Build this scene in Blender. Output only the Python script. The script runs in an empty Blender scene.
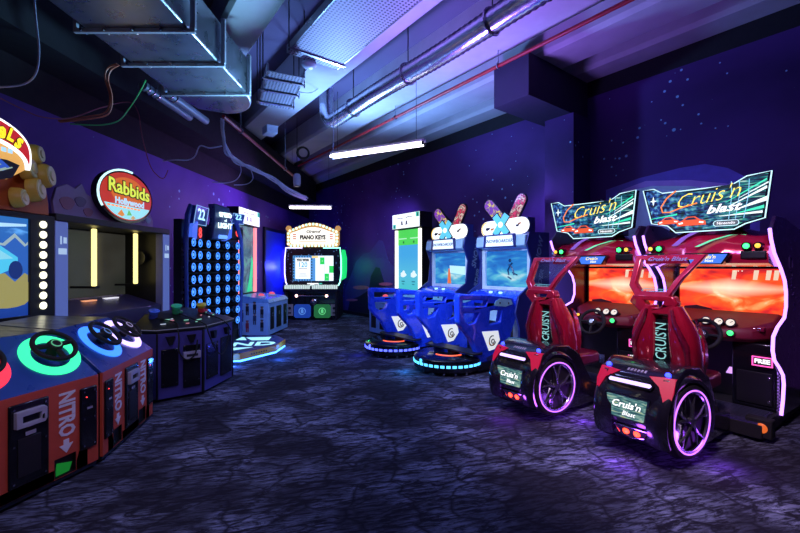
import bpy, bmesh, math, random
from math import sin, cos, pi, radians, atan2, hypot, sqrt
from mathutils import Vector, Matrix
random.seed(7)
SC = bpy.context.scene
COL = SC.collection
V = Vector

# ------------------------------------------------------------------ materials
MATS = {}
def nodes(m):
    m.use_nodes = True
    nt = m.node_tree
    for n in list(nt.nodes): nt.nodes.remove(n)
    return nt
def nn(nt, t, **kw):
    n = nt.nodes.new(t)
    for k, v in kw.items():
        if k in n.inputs: n.inputs[k].default_value = v
        else: setattr(n, k, v)
    return n
def M(name, col=(.5, .5, .5), rough=.5, metal=0, em=0, ecol=None, coat=0, var=.12, vs=9, spec=.5, bump=0):
    """principled surface with a procedural wear pattern; em > 0 makes a lamp or screen"""
    if name in MATS: return MATS[name]
    m = bpy.data.materials.new(name); nt = nodes(m)
    out = nn(nt, 'ShaderNodeOutputMaterial'); p = nn(nt, 'ShaderNodeBsdfPrincipled')
    nt.links.new(p.outputs[0], out.inputs[0])
    c4 = (*col, 1)
    p.inputs['Base Color'].default_value = c4
    p.inputs['Roughness'].default_value = rough
    p.inputs['Metallic'].default_value = metal
    p.inputs['Specular IOR Level'].default_value = spec
    p.inputs['Coat Weight'].default_value = coat
    if em:
        p.inputs['Emission Color'].default_value = (*(ecol or col), 1)
        p.inputs['Emission Strength'].default_value = em
    else:
        tc = nn(nt, 'ShaderNodeTexCoord'); no = nn(nt, 'ShaderNodeTexNoise', Scale=vs, Detail=3.0)
        nt.links.new(tc.outputs['Object'], no.inputs['Vector'])
        mr = nn(nt, 'ShaderNodeMapRange'); mr.inputs[3].default_value = max(.02, rough - var); mr.inputs[4].default_value = min(1, rough + var)
        nt.links.new(no.outputs[0], mr.inputs[0]); nt.links.new(mr.outputs[0], p.inputs['Roughness'])
        mx = nn(nt, 'ShaderNodeMix', data_type='RGBA')
        mx.inputs[6].default_value = tuple(x * .8 for x in col) + (1,); mx.inputs[7].default_value = tuple(min(1, x * 1.2) for x in col) + (1,)
        nt.links.new(no.outputs[0], mx.inputs[0]); nt.links.new(mx.outputs[2], p.inputs['Base Color'])
        if bump:
            b = nn(nt, 'ShaderNodeBump', Strength=bump, Distance=.01); nt.links.new(no.outputs[0], b.inputs['Height']); nt.links.new(b.outputs[0], p.inputs['Normal'])
    MATS[name] = m
    return m
def E(name, col=(1, 1, 1), s=1):
    return MATS[name] if name in MATS else M(name, (col[0]*.3, col[1]*.3, col[2]*.3), .4, em=s, ecol=col)
def ramp(nt, stops, interp='LINEAR'):
    r = nn(nt, 'ShaderNodeValToRGB'); e = r.color_ramp.elements; r.color_ramp.interpolation = interp
    while len(e) < len(stops): e.new(.5)
    for k, (pos, c) in enumerate(stops): e[k].position = pos; e[k].color = (*c, 1)
    return r
def emit_tex(name, strength, build):
    """a self-lit picture: build(nt, coord socket) returns the colour socket"""
    m = bpy.data.materials.new(name); nt = nodes(m)
    out = nn(nt, 'ShaderNodeOutputMaterial'); p = nn(nt, 'ShaderNodeBsdfPrincipled', Roughness=.25)
    p.inputs['Base Color'].default_value = (.02, .02, .02, 1)
    p.inputs['Specular IOR Level'].default_value = .3
    nt.links.new(p.outputs[0], out.inputs[0])
    tc = nn(nt, 'ShaderNodeTexCoord')
    c = build(nt, tc.outputs['Generated'])
    nt.links.new(c, p.inputs['Emission Color']); p.inputs['Emission Strength'].default_value = strength
    MATS[name] = m
    return m
def mapped(nt, co, scale=(1, 1, 1), rot=(0, 0, 0), loc=(0, 0, 0)):
    mp = nn(nt, 'ShaderNodeMapping'); mp.inputs['Scale'].default_value = scale; mp.inputs['Rotation'].default_value = rot; mp.inputs['Location'].default_value = loc
    nt.links.new(co, mp.inputs['Vector']); return mp.outputs[0]
def noise(nt, co, scale, detail=3, dist=0, rough=.5):
    n = nn(nt, 'ShaderNodeTexNoise', Scale=scale, Detail=detail, Distortion=dist, Roughness=rough)
    nt.links.new(co, n.inputs['Vector']); return n.outputs[0]
def mix(nt, f, a, b, mode='MIX'):
    x = nn(nt, 'ShaderNodeMix', data_type='RGBA', blend_type=mode)
    for sock, v in ((x.inputs[0], f), (x.inputs[6], a), (x.inputs[7], b)):
        if isinstance(v, (int, float)): sock.default_value = v
        elif isinstance(v, tuple): sock.default_value = (*v, 1)
        else: nt.links.new(v, sock)
    return x.outputs[2]
def math_(nt, op, a, b=0):
    x = nn(nt, 'ShaderNodeMath', operation=op)
    for sock, v in ((x.inputs[0], a), (x.inputs[1], b)):
        if isinstance(v, (int, float)): sock.default_value = v
        else: nt.links.new(v, sock)
    return x.outputs[0]
def sep(nt, co):
    s = nn(nt, 'ShaderNodeSeparateXYZ'); nt.links.new(co, s.inputs[0]); return s.outputs

# ------------------------------------------------------------------ mesh building
class MB:
    def __init__(s): s.bm = bmesh.new(); s.mats = []; s.mi = 0; s.T = None
    def m(s, mat):
        if mat not in s.mats: s.mats.append(mat)
        s.mi = s.mats.index(mat); return s
    def v(s, co):
        co = V(co)
        return s.bm.verts.new(s.T @ co if s.T else co)
    def f(s, vs):
        try: fc = s.bm.faces.new(vs)
        except ValueError: return None
        fc.material_index = s.mi; return fc
    def poly(s, pts): return s.f([s.v(p) for p in pts])
    def box(s, x0, x1, y0, y1, z0, z1):
        c = [s.v((x, y, z)) for z in (z0, z1) for y in (y0, y1) for x in (x0, x1)]
        for q in ((0, 2, 3, 1), (4, 5, 7, 6), (0, 1, 5, 4), (2, 6, 7, 3), (0, 4, 6, 2), (1, 3, 7, 5)): s.f([c[i] for i in q])
        return s
    def loft(s, loops, close=True, caps=True):
        R = [[s.v(p) for p in L] for L in loops]
        n = len(R[0])
        for a, b in zip(R, R[1:]):
            for i in range(n if close else n - 1):
                j = (i + 1) % n; s.f([a[i], a[j], b[j], b[i]])
        if caps and close: s.f(list(reversed(R[0]))); s.f(R[-1])
        return s
    def prism(s, pts, a, b, ax='y'):
        """2-D outline pushed from a to b along an axis: x -> (y,z), y -> (x,z), z -> (x,y)"""
        mk = {'x': lambda p, t: (t, p[0], p[1]), 'y': lambda p, t: (p[0], t, p[1]), 'z': lambda p, t: (p[0], p[1], t)}[ax]
        return s.loft([[mk(p, a) for p in pts], [mk(p, b) for p in pts]])
    def plate(s, outer, holes, a, b, ax='x'):
        """slab with real holes"""
        mk = {'x': lambda p, t: V((t, p[0], p[1])), 'y': lambda p, t: V((p[0], t, p[1])), 'z': lambda p, t: V((p[0], p[1], t))}[ax]
        from mathutils.geometry import tessellate_polygon
        loops = [outer] + holes
        tri = tessellate_polygon([[mk(p, 0) for p in L] for L in loops])
        flat = [p for L in loops for p in L]
        A = [s.v(mk(p, a)) for p in flat]; B = [s.v(mk(p, b)) for p in flat]
        for t in tri: s.f([A[i] for i in t]); s.f([B[i] for i in reversed(t)])
        k = 0
        for L in loops:
            n = len(L)
            for i in range(n): j = (i + 1) % n; s.f([A[k+i], A[k+j], B[k+j], B[k+i]])
            k += n
        return s
    def ring(s, c, x, y, r, n, ry=None):
        return [V(c) + V(x) * (r * cos(2*pi*i/n)) + V(y) * ((ry or r) * sin(2*pi*i/n)) for i in range(n)]
    def cyl(s, p0, p1, r0, r1=None, n=16):
        p0, p1 = V(p0), V(p1); d = (p1 - p0).normalized()
        x = d.orthogonal().normalized(); y = d.cross(x)
        return s.loft([s.ring(p0, x, y, r0, n), s.ring(p1, x, y, r0 if r1 is None else r1, n)])
    def lathe(s, prof, o, d, n=24):
        o, d = V(o), V(d).normalized(); x = d.orthogonal().normalized(); y = d.cross(x)
        return s.loft([s.ring(o + d*h, x, y, max(r, 1e-4), n) for r, h in prof])
    def tube(s, pts, r, n=8, closed=False):
        P = [V(p) for p in pts]; N = len(P); loops = []
        up = None
        for i in range(N):
            a = P[i-1] if (i or closed) else P[i]; b = P[(i+1) % N] if (i < N-1 or closed) else P[i]
            d = (b - a).normalized()
            if up is None: up = d.orthogonal().normalized()
            else: up = (up - d*up.dot(d)).normalized()
            rr = r[i] if isinstance(r, (list, tuple)) else r
            loops.append(s.ring(P[i], up, d.cross(up), rr, n))
        if closed: return s.loft(loops + [loops[0]], caps=False)
        return s.loft(loops)
    def torus(s, c, nrm, R, r, n=32, k=8, a0=0, a1=2*pi):
        nrm = V(nrm).normalized(); x = nrm.orthogonal().normalized(); y = nrm.cross(x)
        full = abs(a1 - a0 - 2*pi) < 1e-6
        pts = [V(c) + x*(R*cos(a0+(a1-a0)*i/n)) + y*(R*sin(a0+(a1-a0)*i/n)) for i in range(n if full else n+1)]
        return s.tube(pts, r, k, full)
    def ball(s, c, r, sx=1, sy=1, sz=1, n=14):
        c = V(c)
        return s.loft([[c + V((sx*r*sin(t)*cos(2*pi*i/n), sy*r*sin(t)*sin(2*pi*i/n), -sz*r*cos(t))) for i in range(n)] for t in [max(.02, min(pi-.02, pi*k/8)) for k in range(9)]])
    def text(s, st, o, x, y, size, depth=.004, shear=0, squash=1, bold=0, align='CENTER'):
        cu = bpy.data.curves.new('lettering', 'FONT'); cu.body = st; cu.size = size; cu.extrude = depth/2; cu.offset = bold
        cu.align_x = align; cu.align_y = 'CENTER'; cu.shear = shear; cu.resolution_u = 2
        ob = bpy.data.objects.new('lettering', cu); COL.objects.link(ob)
        me = bpy.data.meshes.new_from_object(ob)
        x, y = V(x).normalized(), V(y).normalized(); z = x.cross(y); o = V(o)
        vs = [s.v(o + x*(p.co.x*squash) + y*p.co.y + z*p.co.z) for p in me.vertices]
        for p in me.polygons: s.f([vs[i] for i in p.vertices])
        bpy.data.objects.remove(ob); bpy.data.meshes.remove(me); bpy.data.curves.remove(cu)
        return s
    def build(s, name, parent=None, bevel=0, smooth=40, seg=2, subs=0):
        bmesh.ops.remove_doubles(s.bm, verts=s.bm.verts, dist=1e-5)
        bmesh.ops.recalc_face_normals(s.bm, faces=s.bm.faces)
        me = bpy.data.meshes.new(name); s.bm.to_mesh(me); s.bm.free()
        for m in s.mats: me.materials.append(m)
        if smooth:
            for p in me.polygons: p.use_smooth = True
            me.set_sharp_from_angle(angle=radians(smooth))
        ob = bpy.data.objects.new(name, me); COL.objects.link(ob)
        if parent: ob.parent = parent
        if bevel:
            b = ob.modifiers.new('bevel', 'BEVEL'); b.width = bevel; b.segments = seg; b.limit_method = 'ANGLE'; b.angle_limit = radians(35)
        if subs:
            b = ob.modifiers.new('subdivision', 'SUBSURF'); b.levels = b.render_levels = subs
        return ob
def mb(mat): return MB().m(mat)
def tag(o, label, cat, group=None, kind=None):
    if label: o['label'] = label
    if cat: o['category'] = cat
    if group: o['group'] = group
    if kind: o['kind'] = kind
    return o
def thing(name, label, cat, loc=(0, 0, 0), rz=0, group=None):
    o = bpy.data.objects.new(name, None); COL.objects.link(o); o.location = loc; o.rotation_euler = (0, 0, rz); o.empty_display_size = .2
    return tag(o, label, cat, group)
def struct(o): o['kind'] = 'structure'; return o
def copy_tree(o, parent=None):
    c = o.copy(); COL.objects.link(c)
    if parent: c.parent = parent
    for ch in list(o.children): copy_tree(ch, c)
    return c
def part_copies(src, locs):
    """more of one part under the same parent; src already stands at locs[0]"""
    src.location = locs[0]
    for l in locs[1:]:
        c = src.copy(); COL.objects.link(c); c.location = l
        for ch in src.children:
            d = ch.copy(); COL.objects.link(d); d.parent = c
def lab(o, t): o['label'] = t; return o
XA, YA, ZA = V((1, 0, 0)), V((0, 1, 0)), V((0, 0, 1))

# ------------------------------------------------------------------ the two wall directions
TH = math.atan(302.6/400)
nx, ny = cos(TH), sin(TH)               # right wall: outward normal
tx, ty = sin(TH), -cos(TH)              # along the right wall, towards the camera
RROT = atan2(ty, tx)
DW = 6.4
def RW(s, D, z=0): return V((nx*D + tx*s, ny*D + ty*s, z))
LROT = atan2(.998, .0624)
def LX(y, off=0): return -4.4 + .0625*y + off
EYE = 1.5
def PX(u, v, y):                         # a point of the place at depth y
    return V(((u-400)/400*y, y, EYE + (266.5-v)/400*y))
cam = bpy.data.cameras.new('camera'); cam.lens = 18; cam.sensor_width = 36
co = bpy.data.objects.new('camera', cam); COL.objects.link(co); co.location = (0, 0, EYE); co.rotation_euler = (pi/2, 0, 0); SC.camera = co
cam.clip_start = .05
SC.view_settings.view_transform = 'Standard'; SC.view_settings.look = 'None'; SC.view_settings.gamma = 1; SC.view_settings.use_curve_mapping = False
SC.view_settings.exposure = 0
w = bpy.data.worlds.new('world'); SC.world = w; w.use_nodes = True
bg = w.node_tree.nodes['Background']; bg.inputs[0].default_value = (.26, .12, .6, 1); bg.inputs[1].default_value = .010

# common paints
BLK = M('black_laminate', (.006, .006, .009), .45)
BLKG = M('black_gloss', (.006, .006, .01), .18, coat=.4)
BLKR = M('black_rubber', (.008, .008, .009), .75)
DNAVY = M('navy_laminate', (.012, .015, .06), .4)
STEEL = M('galvanised_steel', (.3, .32, .38), .3, .85, var=.15, vs=6)
CHROME = M('chrome', (.6, .6, .65), .15, 1)
WHITE = E('white_backlight', (.9, .95, 1), 1.3)
WSOFT = E('soft_white_print', (.75, .85, 1), .55)
INK = M('dark_ink', (.01, .012, .03), .5)
PURP = E('purple_neon', (.46, .2, 1), 3.4)
# ------------------------------------------------------------------ the room
def wall_material(name, base, hi, star_scale, seed):
    m = bpy.data.materials.new(name); nt = nodes(m)
    out = nn(nt, 'ShaderNodeOutputMaterial'); p = nn(nt, 'ShaderNodeBsdfPrincipled', Roughness=.55)
    p.inputs['Specular IOR Level'].default_value = .25
    nt.links.new(p.outputs[0], out.inputs[0])
    tc = nn(nt, 'ShaderNodeTexCoord'); co_ = mapped(nt, tc.outputs['Object'], loc=(seed, seed*2, seed*3))
    r = ramp(nt, [(.3, base), (.7, hi)]); nt.links.new(noise(nt, co_, .45, 4, .6), r.inputs[0])
    vo = nn(nt, 'ShaderNodeTexVoronoi', Scale=star_scale); nt.links.new(co_, vo.inputs['Vector'])
    sz = math_(nt, 'MULTIPLY', noise(nt, co_, .8, 3), .8)
    star = math_(nt, 'LESS_THAN', vo.outputs['Distance'], math_(nt, 'SUBTRACT', sz, .355))
    nt.links.new(mix(nt, star, r.outputs[0], (.35, .6, .9)), p.inputs['Base Color'])
    MATS[name] = m
    return m
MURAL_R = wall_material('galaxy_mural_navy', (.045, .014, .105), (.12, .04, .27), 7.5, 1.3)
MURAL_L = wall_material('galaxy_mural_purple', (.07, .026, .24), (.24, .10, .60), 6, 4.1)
PAINTK = M('black_paint', (.007, .006, .011), .8)

# carpet of dark slabs with pale brushed streaks
m = bpy.data.materials.new('slab_pattern_carpet'); nt = nodes(m)
out = nn(nt, 'ShaderNodeOutputMaterial'); p = nn(nt, 'ShaderNodeBsdfPrincipled', Roughness=.95); p.inputs['Specular IOR Level'].default_value = .08
nt.links.new(p.outputs[0], out.inputs[0])
tc = nn(nt, 'ShaderNodeTexCoord')
co0 = mapped(nt, tc.outputs['Object'], rot=(0, 0, radians(-14)))
nz = nn(nt, 'ShaderNodeTexNoise', Scale=5.5, Detail=8.0); nt.links.new(co0, nz.inputs['Vector'])
warp = nn(nt, 'ShaderNodeMix', data_type='VECTOR'); warp.inputs[0].default_value = .13
nt.links.new(co0, warp.inputs[4]); nt.links.new(nz.outputs[1], warp.inputs[5])
cw = mapped(nt, warp.outputs[1], (3.0, 5.6, 1))
vo = nn(nt, 'ShaderNodeTexVoronoi', Scale=1.0, feature='DISTANCE_TO_EDGE', voronoi_dimensions='2D'); nt.links.new(cw, vo.inputs['Vector'])
vc = nn(nt, 'ShaderNodeTexVoronoi', Scale=1.0, feature='F1', voronoi_dimensions='2D'); nt.links.new(cw, vc.inputs['Vector'])
edge = ramp(nt, [(.0, (.08, .08, .08)), (.075, (1, 1, 1))]); nt.links.new(vo.outputs['Distance'], edge.inputs[0])
st = ramp(nt, [(.42, (.03, .03, .03)), (.58, (1, 1, 1))]); nt.links.new(noise(nt, mapped(nt, co0, (3.2, 17, 1)), 2.2, 8, .6, .72), st.inputs[0])
st2 = ramp(nt, [(.42, (.15, .15, .15)), (.62, (1, 1, 1))]); nt.links.new(noise(nt, co0, 1.6, 3), st2.inputs[0])
a = mix(nt, 1.0, edge.outputs[0], st.outputs[0], 'MULTIPLY')
gap = ramp(nt, [(.40, (.05, .05, .05)), (.5, (1, 1, 1))]); nt.links.new(noise(nt, mapped(nt, co0, (1.0, 3.2, 1)), 3.0, 8, 1.5, .7), gap.inputs[0]); a = mix(nt, 1.0, a, gap.outputs[0], 'MULTIPLY'); a = mix(nt, 1.0, a, st2.outputs[0], 'MULTIPLY')
cellv = nn(nt, 'ShaderNodeSeparateColor'); nt.links.new(vc.outputs['Color'], cellv.inputs[0])
cell = ramp(nt, [(0, (.3, .3, .3)), (1, (1, 1, 1))]); nt.links.new(cellv.outputs[0], cell.inputs[0])
a = mix(nt, 1.0, a, cell.outputs[0], 'MULTIPLY')
tone = ramp(nt, [(0, (.020, .018, .030)), (.5, (.20, .22, .35)), (1, (.42, .46, .66))]); nt.links.new(a, tone.inputs[0])
nt.links.new(tone.outputs[0], p.inputs['Base Color'])
CARPET = m
struct(mb(CARPET).box(-5.2, 6.2, -1.5, 16, -.1, 0).build('floor', smooth=0))

# left wall: mural with a band of black paint above
def left_wall():
    b = MB()
    y0, y1, ysp = -1.0, 15.17, 3.55
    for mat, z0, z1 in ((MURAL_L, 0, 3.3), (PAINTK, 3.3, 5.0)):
        b.m(mat).prism([(LX(y0), y0), (LX(y1), y1), (LX(y1)-.2, y1+.1), (LX(y0)-.2, y0)], z0, z1, 'z')
    return b.build('wall_left', smooth=0)
struct(left_wall())
def right_wall():
    """mural wall with the painted planet and the painted hills as its own relief of paint"""
    b = MB().m(MURAL_R)
    rw = lambda s, z, d=0: RW(s, DW - d, z)
    def slab(pts, mat, d0, d1):
        b.m(mat); b.loft([[rw(s, z, d0) for s, z in pts], [rw(s, z, d1) for s, z in pts]])
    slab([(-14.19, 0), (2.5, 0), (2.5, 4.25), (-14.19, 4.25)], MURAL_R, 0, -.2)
    slab([(-14.19, 4.25), (2.5, 4.25), (2.5, 5), (-14.19, 5)], PAINTK, 0, -.2)
    P1 = M('planet_paint_dusk', (.16, .11, .6), .5); P2 = M('planet_paint_mauve', (.55, .36, .95), .5); P3 = M('planet_paint_ice', (.55, .85, 1), .5)
    def sp(u, v):     # mural design points
        z = DW/(nx*(u-400)/400+ny); return (tx*(u-400)/400*z + ty*z, EYE + (266.5-v)/400*z)
    slab([sp(*q) for q in ((606, 190), (640, 178), (680, 168), (705, 164), (728, 168), (748, 178), (760, 190), (760, 240), (606, 240))], P1, .004, .001)
    slab([sp(*q) for q in ((622, 190), (646, 181), (690, 180), (730, 184), (742, 192), (742, 240), (622, 240))], P2, .007, .002)
    slab([sp(*q) for q in ((612, 205), (634, 190), (652, 186), (690, 186), (716, 190), (735, 200), (735, 240), (612, 240))], P3, .010, .003)
    H1 = M('hill_paint_violet', (.10, .055, .30), .6); H2 = M('hill_paint_navy', (.014, .012, .06), .6); GL = M('crater_paint_rose', (.75, .16, .30), .5)
    slab([sp(*q) for q in ((345, 320), (345, 290), (356, 262), (363, 254), (370, 252), (379, 240), (383, 241), (389, 262), (396, 268), (404, 300), (404, 330))], H1, .004, .001)
    slab([sp(*q) for q in ((346, 322), (350, 300), (360, 296), (369, 290), (371, 276), (376, 267), (380, 268), (385, 284), (390, 300), (402, 305), (402, 335))], H2, .007, .002)
    for u, v, rx, ry in ((361, 287.5, 8, 2), (386, 284, 7, 1.6), (352, 300, 6, 1.2)):
        slab([sp(u + rx*cos(k*pi/8), v + ry*sin(k*pi/8)) for k in range(16)], GL, .011, .003)
    return b.build('wall_right', smooth=0)
struct(right_wall())
# floor edging
def edge_strip(name, pts, h=.1):
    return struct(mb(BLK).prism(pts, .0, h, 'z').build(name, smooth=0))
edge_strip('baseboard_left', [(LX(0)+.002, 0), (LX(14.9)+.002, 14.9), (LX(14.9)+.03, 14.8), (LX(0)+.03, 0)])
q = [RW(-14.0, DW-.002), RW(2.4, DW-.002), RW(2.4, DW-.03), RW(-14.0, DW-.03)]
edge_strip('baseboard_right', [(p.x, p.y) for p in q])
# recess with a blue panel in the left wall
BLUEDOOR = M('blue_door_paint', (.05, .10, .75), .45)
d = MB(); T = Matrix.Translation((LX(11.7), 11.7, 0)) @ Matrix.Rotation(LROT, 4, 'Z'); d.T = T
d.m(BLUEDOOR).box(-.78, .78, -.03, -.004, 0, 2.5)
d.m(DNAVY)
for x0, x1, z0, z1 in ((-.86, -.78, 0, 2.58), (.78, .86, 0, 2.58), (-.78, .78, 2.5, 2.58)): d.box(x0, x1, -.06, -.004, z0, z1)
d = struct(d.build('door_1', smooth=0))
h = MB().m(CHROME); h.T = T; h.cyl((.62, -.07, 1.02), (.62, -.07, 1.2), .012).box(.6, .64, -.07, -.03, 1.0, 1.03).build('door_handle', d)

# ceiling slab and concrete beams running along the right wall's direction
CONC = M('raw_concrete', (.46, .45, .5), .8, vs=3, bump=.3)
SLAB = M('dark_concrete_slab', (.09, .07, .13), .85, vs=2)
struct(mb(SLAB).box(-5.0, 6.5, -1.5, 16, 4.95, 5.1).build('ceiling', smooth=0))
def smin(D): return (-4.4 + .0625*ny*D - nx*D)/(tx - .0625*ty) + .05
for k, (d0, d1, z0) in enumerate(((1.25, 1.68, 4.5), (2.55, 3.1, 4.5), (4.0, 4.56, 4.5), (5.08, 5.62, 4.5), (6.0, 6.38, 4.5))):
    b = mb(CONC)
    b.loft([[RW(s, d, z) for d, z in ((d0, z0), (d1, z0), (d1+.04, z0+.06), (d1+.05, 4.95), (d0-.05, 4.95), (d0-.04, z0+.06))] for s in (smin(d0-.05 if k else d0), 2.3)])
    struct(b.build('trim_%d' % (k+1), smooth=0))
# wall pier and the bulkhead on top of it
b = mb(MURAL_R); b.loft([[RW(s, D, z) for s, D in ((-3.83, 5.9), (-3.33, 5.9), (-3.33, 6.398), (-3.83, 6.398))] for z in (0, 3.9)])
struct(b.build('trim_6', smooth=0))
b = mb(M('bulkhead_paint', (.03, .022, .06), .7)); b.loft([[RW(s, D, z) for s, D in ((-3.98, 4.8), (-3.37, 4.8), (-3.37, 6.398), (-3.98, 6.398))] for z in (3.9, 4.5)])
struct(b.build('trim_7', smooth=0))
# dark soffit along the top of the left wall
b = mb(PAINTK); b.prism([(LX(-1)+.002, -1), (LX(14.6)+.002, 14.6), (LX(14.6)+.55, 14.0), (LX(-1)+.55, -1)], 3.75, 4.45, 'z')
struct(b.build('trim_8', smooth=0))

# ------------------------------------------------------------------ services under the ceiling
def duct():
    t = thing('ventilation_duct', 'wide galvanised air duct under the ceiling with a rounded far end', 'duct', (-2.35, 2.4, 3.6), 0)
    yo = 2.4; hx = .46
    def xr(y): return .45 + .02*(y-yo) - .02
    plan = [(-hx, -3.2), (.42, -3.2), (.5, 2.45)]
    plan += [(-.02 + .5*cos(a), 2.5 + .62*sin(a)) for a in [k*pi/16 for k in range(0, 9)]] + [(-.35, 2.95), (-.42, 2.4)]
    b = mb(STEEL).prism(plan, .0, .43, 'z').build('duct_body', t, bevel=.02)
    for y in (-1.0, .1, 1.12, 1.72, 2.42):
        f = mb(M('flange_zinc', (.5, .52, .6), .45, .25)).box(-.53, .54, y, y+.035, -.035, .0).box(.5, .545, y, y+.035, 0, .46).box(-.53, -.5, y, y+.035, 0, .46)
        f = f.build('flange', t, bevel=.004)
        k = mb(CHROME)
        for x in (-.45, -.25, 0, .25, .45): k.cyl((x, y-.02, -.02), (x, y+.055, -.02), .012, n=8)
        k.build('bolts', f)
    for x in (-.5, .52):
        mb(BLK).cyl((x, .1, .44), (x, .1, 1.33), .012, n=6).build('hanger_rod', t)
    mb(M('paper_tag', (.6, .62, .68), .7)).box(-.22, -.05, .62, .74, -.004, -.001).build('paper_tag', t)
duct()
def spiral_duct():
    t = thing('flexible_duct', 'long silver corrugated flexible duct slung along the bright beam', 'duct', RW(-3.5, 3.47, 4.2), RROT)
    FOIL = M('duct_foil', (.6, .6, .68), .22, .95, var=.12, vs=22)
    b = mb(FOIL); pts, rad = [], []
    for k in range(220):
        s = -6.6 + k*.042; pts.append((s+3.5, .0, .012*sin(s*2.1))); rad.append(.128 if k % 2 else .138)
    b.tube(pts, rad, 14).build('duct_hose', t, smooth=80)
    mb(FOIL).tube([(-3.12, 0, 0), (-3.22, -.02, .02), (-3.28, -.06, .12), (-3.29, -.07, .3), (-3.29, -.07, .62)], .13, 14).build('duct_elbow', t)
    for s in (-2.4, -.9, .6, 2.1, 3.6):
        h = mb(BLK).cyl((s, 0, .14), (s, 0, .74), .008, n=6).build('hanger_rod', t)
        mb(CHROME).torus((s, 0, 0), XA, .146, .012, 20, 6).build('band_clamp', t)
spiral_duct()
m = bpy.data.materials.new('perforated_steel'); nt = nodes(m); MATS['perf'] = m
out = nn(nt, 'ShaderNodeOutputMaterial'); p = nn(nt, 'ShaderNodeBsdfPrincipled', Roughness=.55, Metallic=.15); nt.links.new(p.outputs[0], out.inputs[0])
tc = nn(nt, 'ShaderNodeTexCoord'); vo = nn(nt, 'ShaderNodeTexVoronoi', Scale=24.0, Randomness=0.0, voronoi_dimensions='2D'); nt.links.new(tc.outputs['Object'], vo.inputs['Vector'])
r = ramp(nt, [(.30, (.01, .01, .02)), (.34, (.30, .31, .38))]); nt.links.new(vo.outputs['Distance'], r.inputs[0]); nt.links.new(r.outputs[0], p.inputs['Base Color'])
PERF = m
def tray(label, loc, rz, L, W, hang):
    t = thing('cable_tray', label, 'cable tray', loc, rz)
    mb(PERF).box(0, L, -W/2, W/2, 0, .012).build('tray_bottom', t)
    for y in (-W/2, W/2): mb(STEEL).box(0, L, y-.012, y+.012, 0, .1).build('tray_side', t, bevel=.004)
    for x in (.15, L*.5, L-.2):
        mb(STEEL).box(x-.02, x+.02, -W/2-.05, W/2+.05, -.018, -.004).build('cross_bar', t)
        for y in (-W/2-.04, W/2+.04): mb(BLK).cyl((x, y, -.04), (x, y, hang), .008, n=6).build('hanger_rod', t)
    return t
pt = RW(-4.9, 2.27, 4.2)
t = tray('broad perforated cable tray crossing overhead beside the silver duct', pt, RROT, 5.6, .7, .74)
pt = RW(-5.5, 1.95, 4.12)
pt = V((-1.93, 6.15, 3.95))
t = tray('short perforated cable tray hung just past the end of the air duct', pt, atan2(-1.35, .62), 1.15, .45, 1.0)
jb = mb(M('junction_box_plastic', (.5, .55, .65), .5)).box(-.09, .09, -.07, .07, -.1, 0).box(-.1, .1, -.08, .08, -.02, 0).build('junction_box', bevel=.008)
jb.location = PX(279, 92, 6.2); jb.rotation_euler = (0, 0, RROT); tag(jb, 'grey junction box under the cable tray close to the round white detector', 'junction box')
jb2 = mb(M('junction_box_plastic')).box(-.13, .13, -.1, .1, -.14, 0).box(-.14, .14, -.11, .11, -.02, 0).build('junction_box', bevel=.008)
jb2.location = PX(270, 127, 7.4); jb2.rotation_euler = (0, 0, RROT); tag(jb2, 'larger grey junction box on the lower end of the concrete beam', 'junction box')
sd = mb(M('white_plastic', (.6, .65, .75), .4)).lathe([(.09, 0), (.1, -.03), (.07, -.06), (.03, -.075)], (0, 0, 0), ZA, 20).build('smoke_detector')
sd.location = PX(309, 63, 5.29); tag(sd, 'round white detector stuck beneath the broad perforated cable tray', 'detector')
# small stubs of lagged pipe left of the duct
LAG = M('pipe_lagging', (.38, .42, .52), .45, .3)
for lb, x, y0, y1 in (('straight lagged pipe stub at the left of the air duct, outer of two', -3.15, 4.9, 5.95), ('straight lagged pipe stub at the left of the air duct, inner of two', -2.98, 5.0, 6.1)):
    t = thing('lagged_pipe', lb, 'pipe', (x, y0, 3.72), 0, 'lagged pipe stubs')
    mb(LAG).cyl((0, 0, 0), (.02, y1-y0, 0), .055).build('pipe', t)
    for k in range(3): mb(WSOFT if 0 else CHROME).torus((0, .06+.1*k, 0), YA, .058, .01, 18, 6).build('strap', t)
REDP = M('red_pipe_paint', (.3, .008, .012), .45)
def red_pipe(label, pts, clamps):
    t = thing('sprinkler_pipe', label, 'pipe', pts[0]); o = V(pts[0])
    mb(REDP).tube([V(p)-o for p in pts], .026, 10).build('pipe', t)
    for c, top in clamps:
        c = V(c)-o
        mb(STEEL).torus(c, (V(pts[-1])-V(pts[0])), .036, .009, 14, 6).cyl(c+ZA*.03, c+ZA*(top-o.z-c.z), .007, n=6).build('pipe_hanger', t)
D = 4.43
red_pipe('long red sprinkler pipe sloping across the concrete beams to the right', [RW(-10.5, D, 4.28), RW(-6, D, 4.28), RW(1.5, D, 4.28)], [(RW(s, D, 4.28), 4.52) for s in (-8.5, -6, -3.6, -1.4)])
red_pipe('red sprinkler pipe running deep along the left wall below the duct', [(-2.47, 5.6, 3.6), (-2.47, 9.2, 3.6), (-2.47, 9.3, 3.6), (-2.47, 9.35, 3.5)], [((-2.47, y, 3.6), 4.9) for y in (6.2, 8.6)])
ps = thing('pendant_speaker', 'small pale bucket shaped unit hanging above the far corner', 'speaker', PX(297, 186, 9.0))
mb(M('pale_plastic', (.5, .46, .62), .5)).lathe([(.07, 0), (.085, .06), (.085, .22), (.06, .27), (.02, .28)], (0, 0, 0), ZA, 18).build('casing', ps)
mb(BLK).cyl((0, 0, .28), (0, 0, 1.55), .008, n=6).build('hanging_rod', ps)
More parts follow.
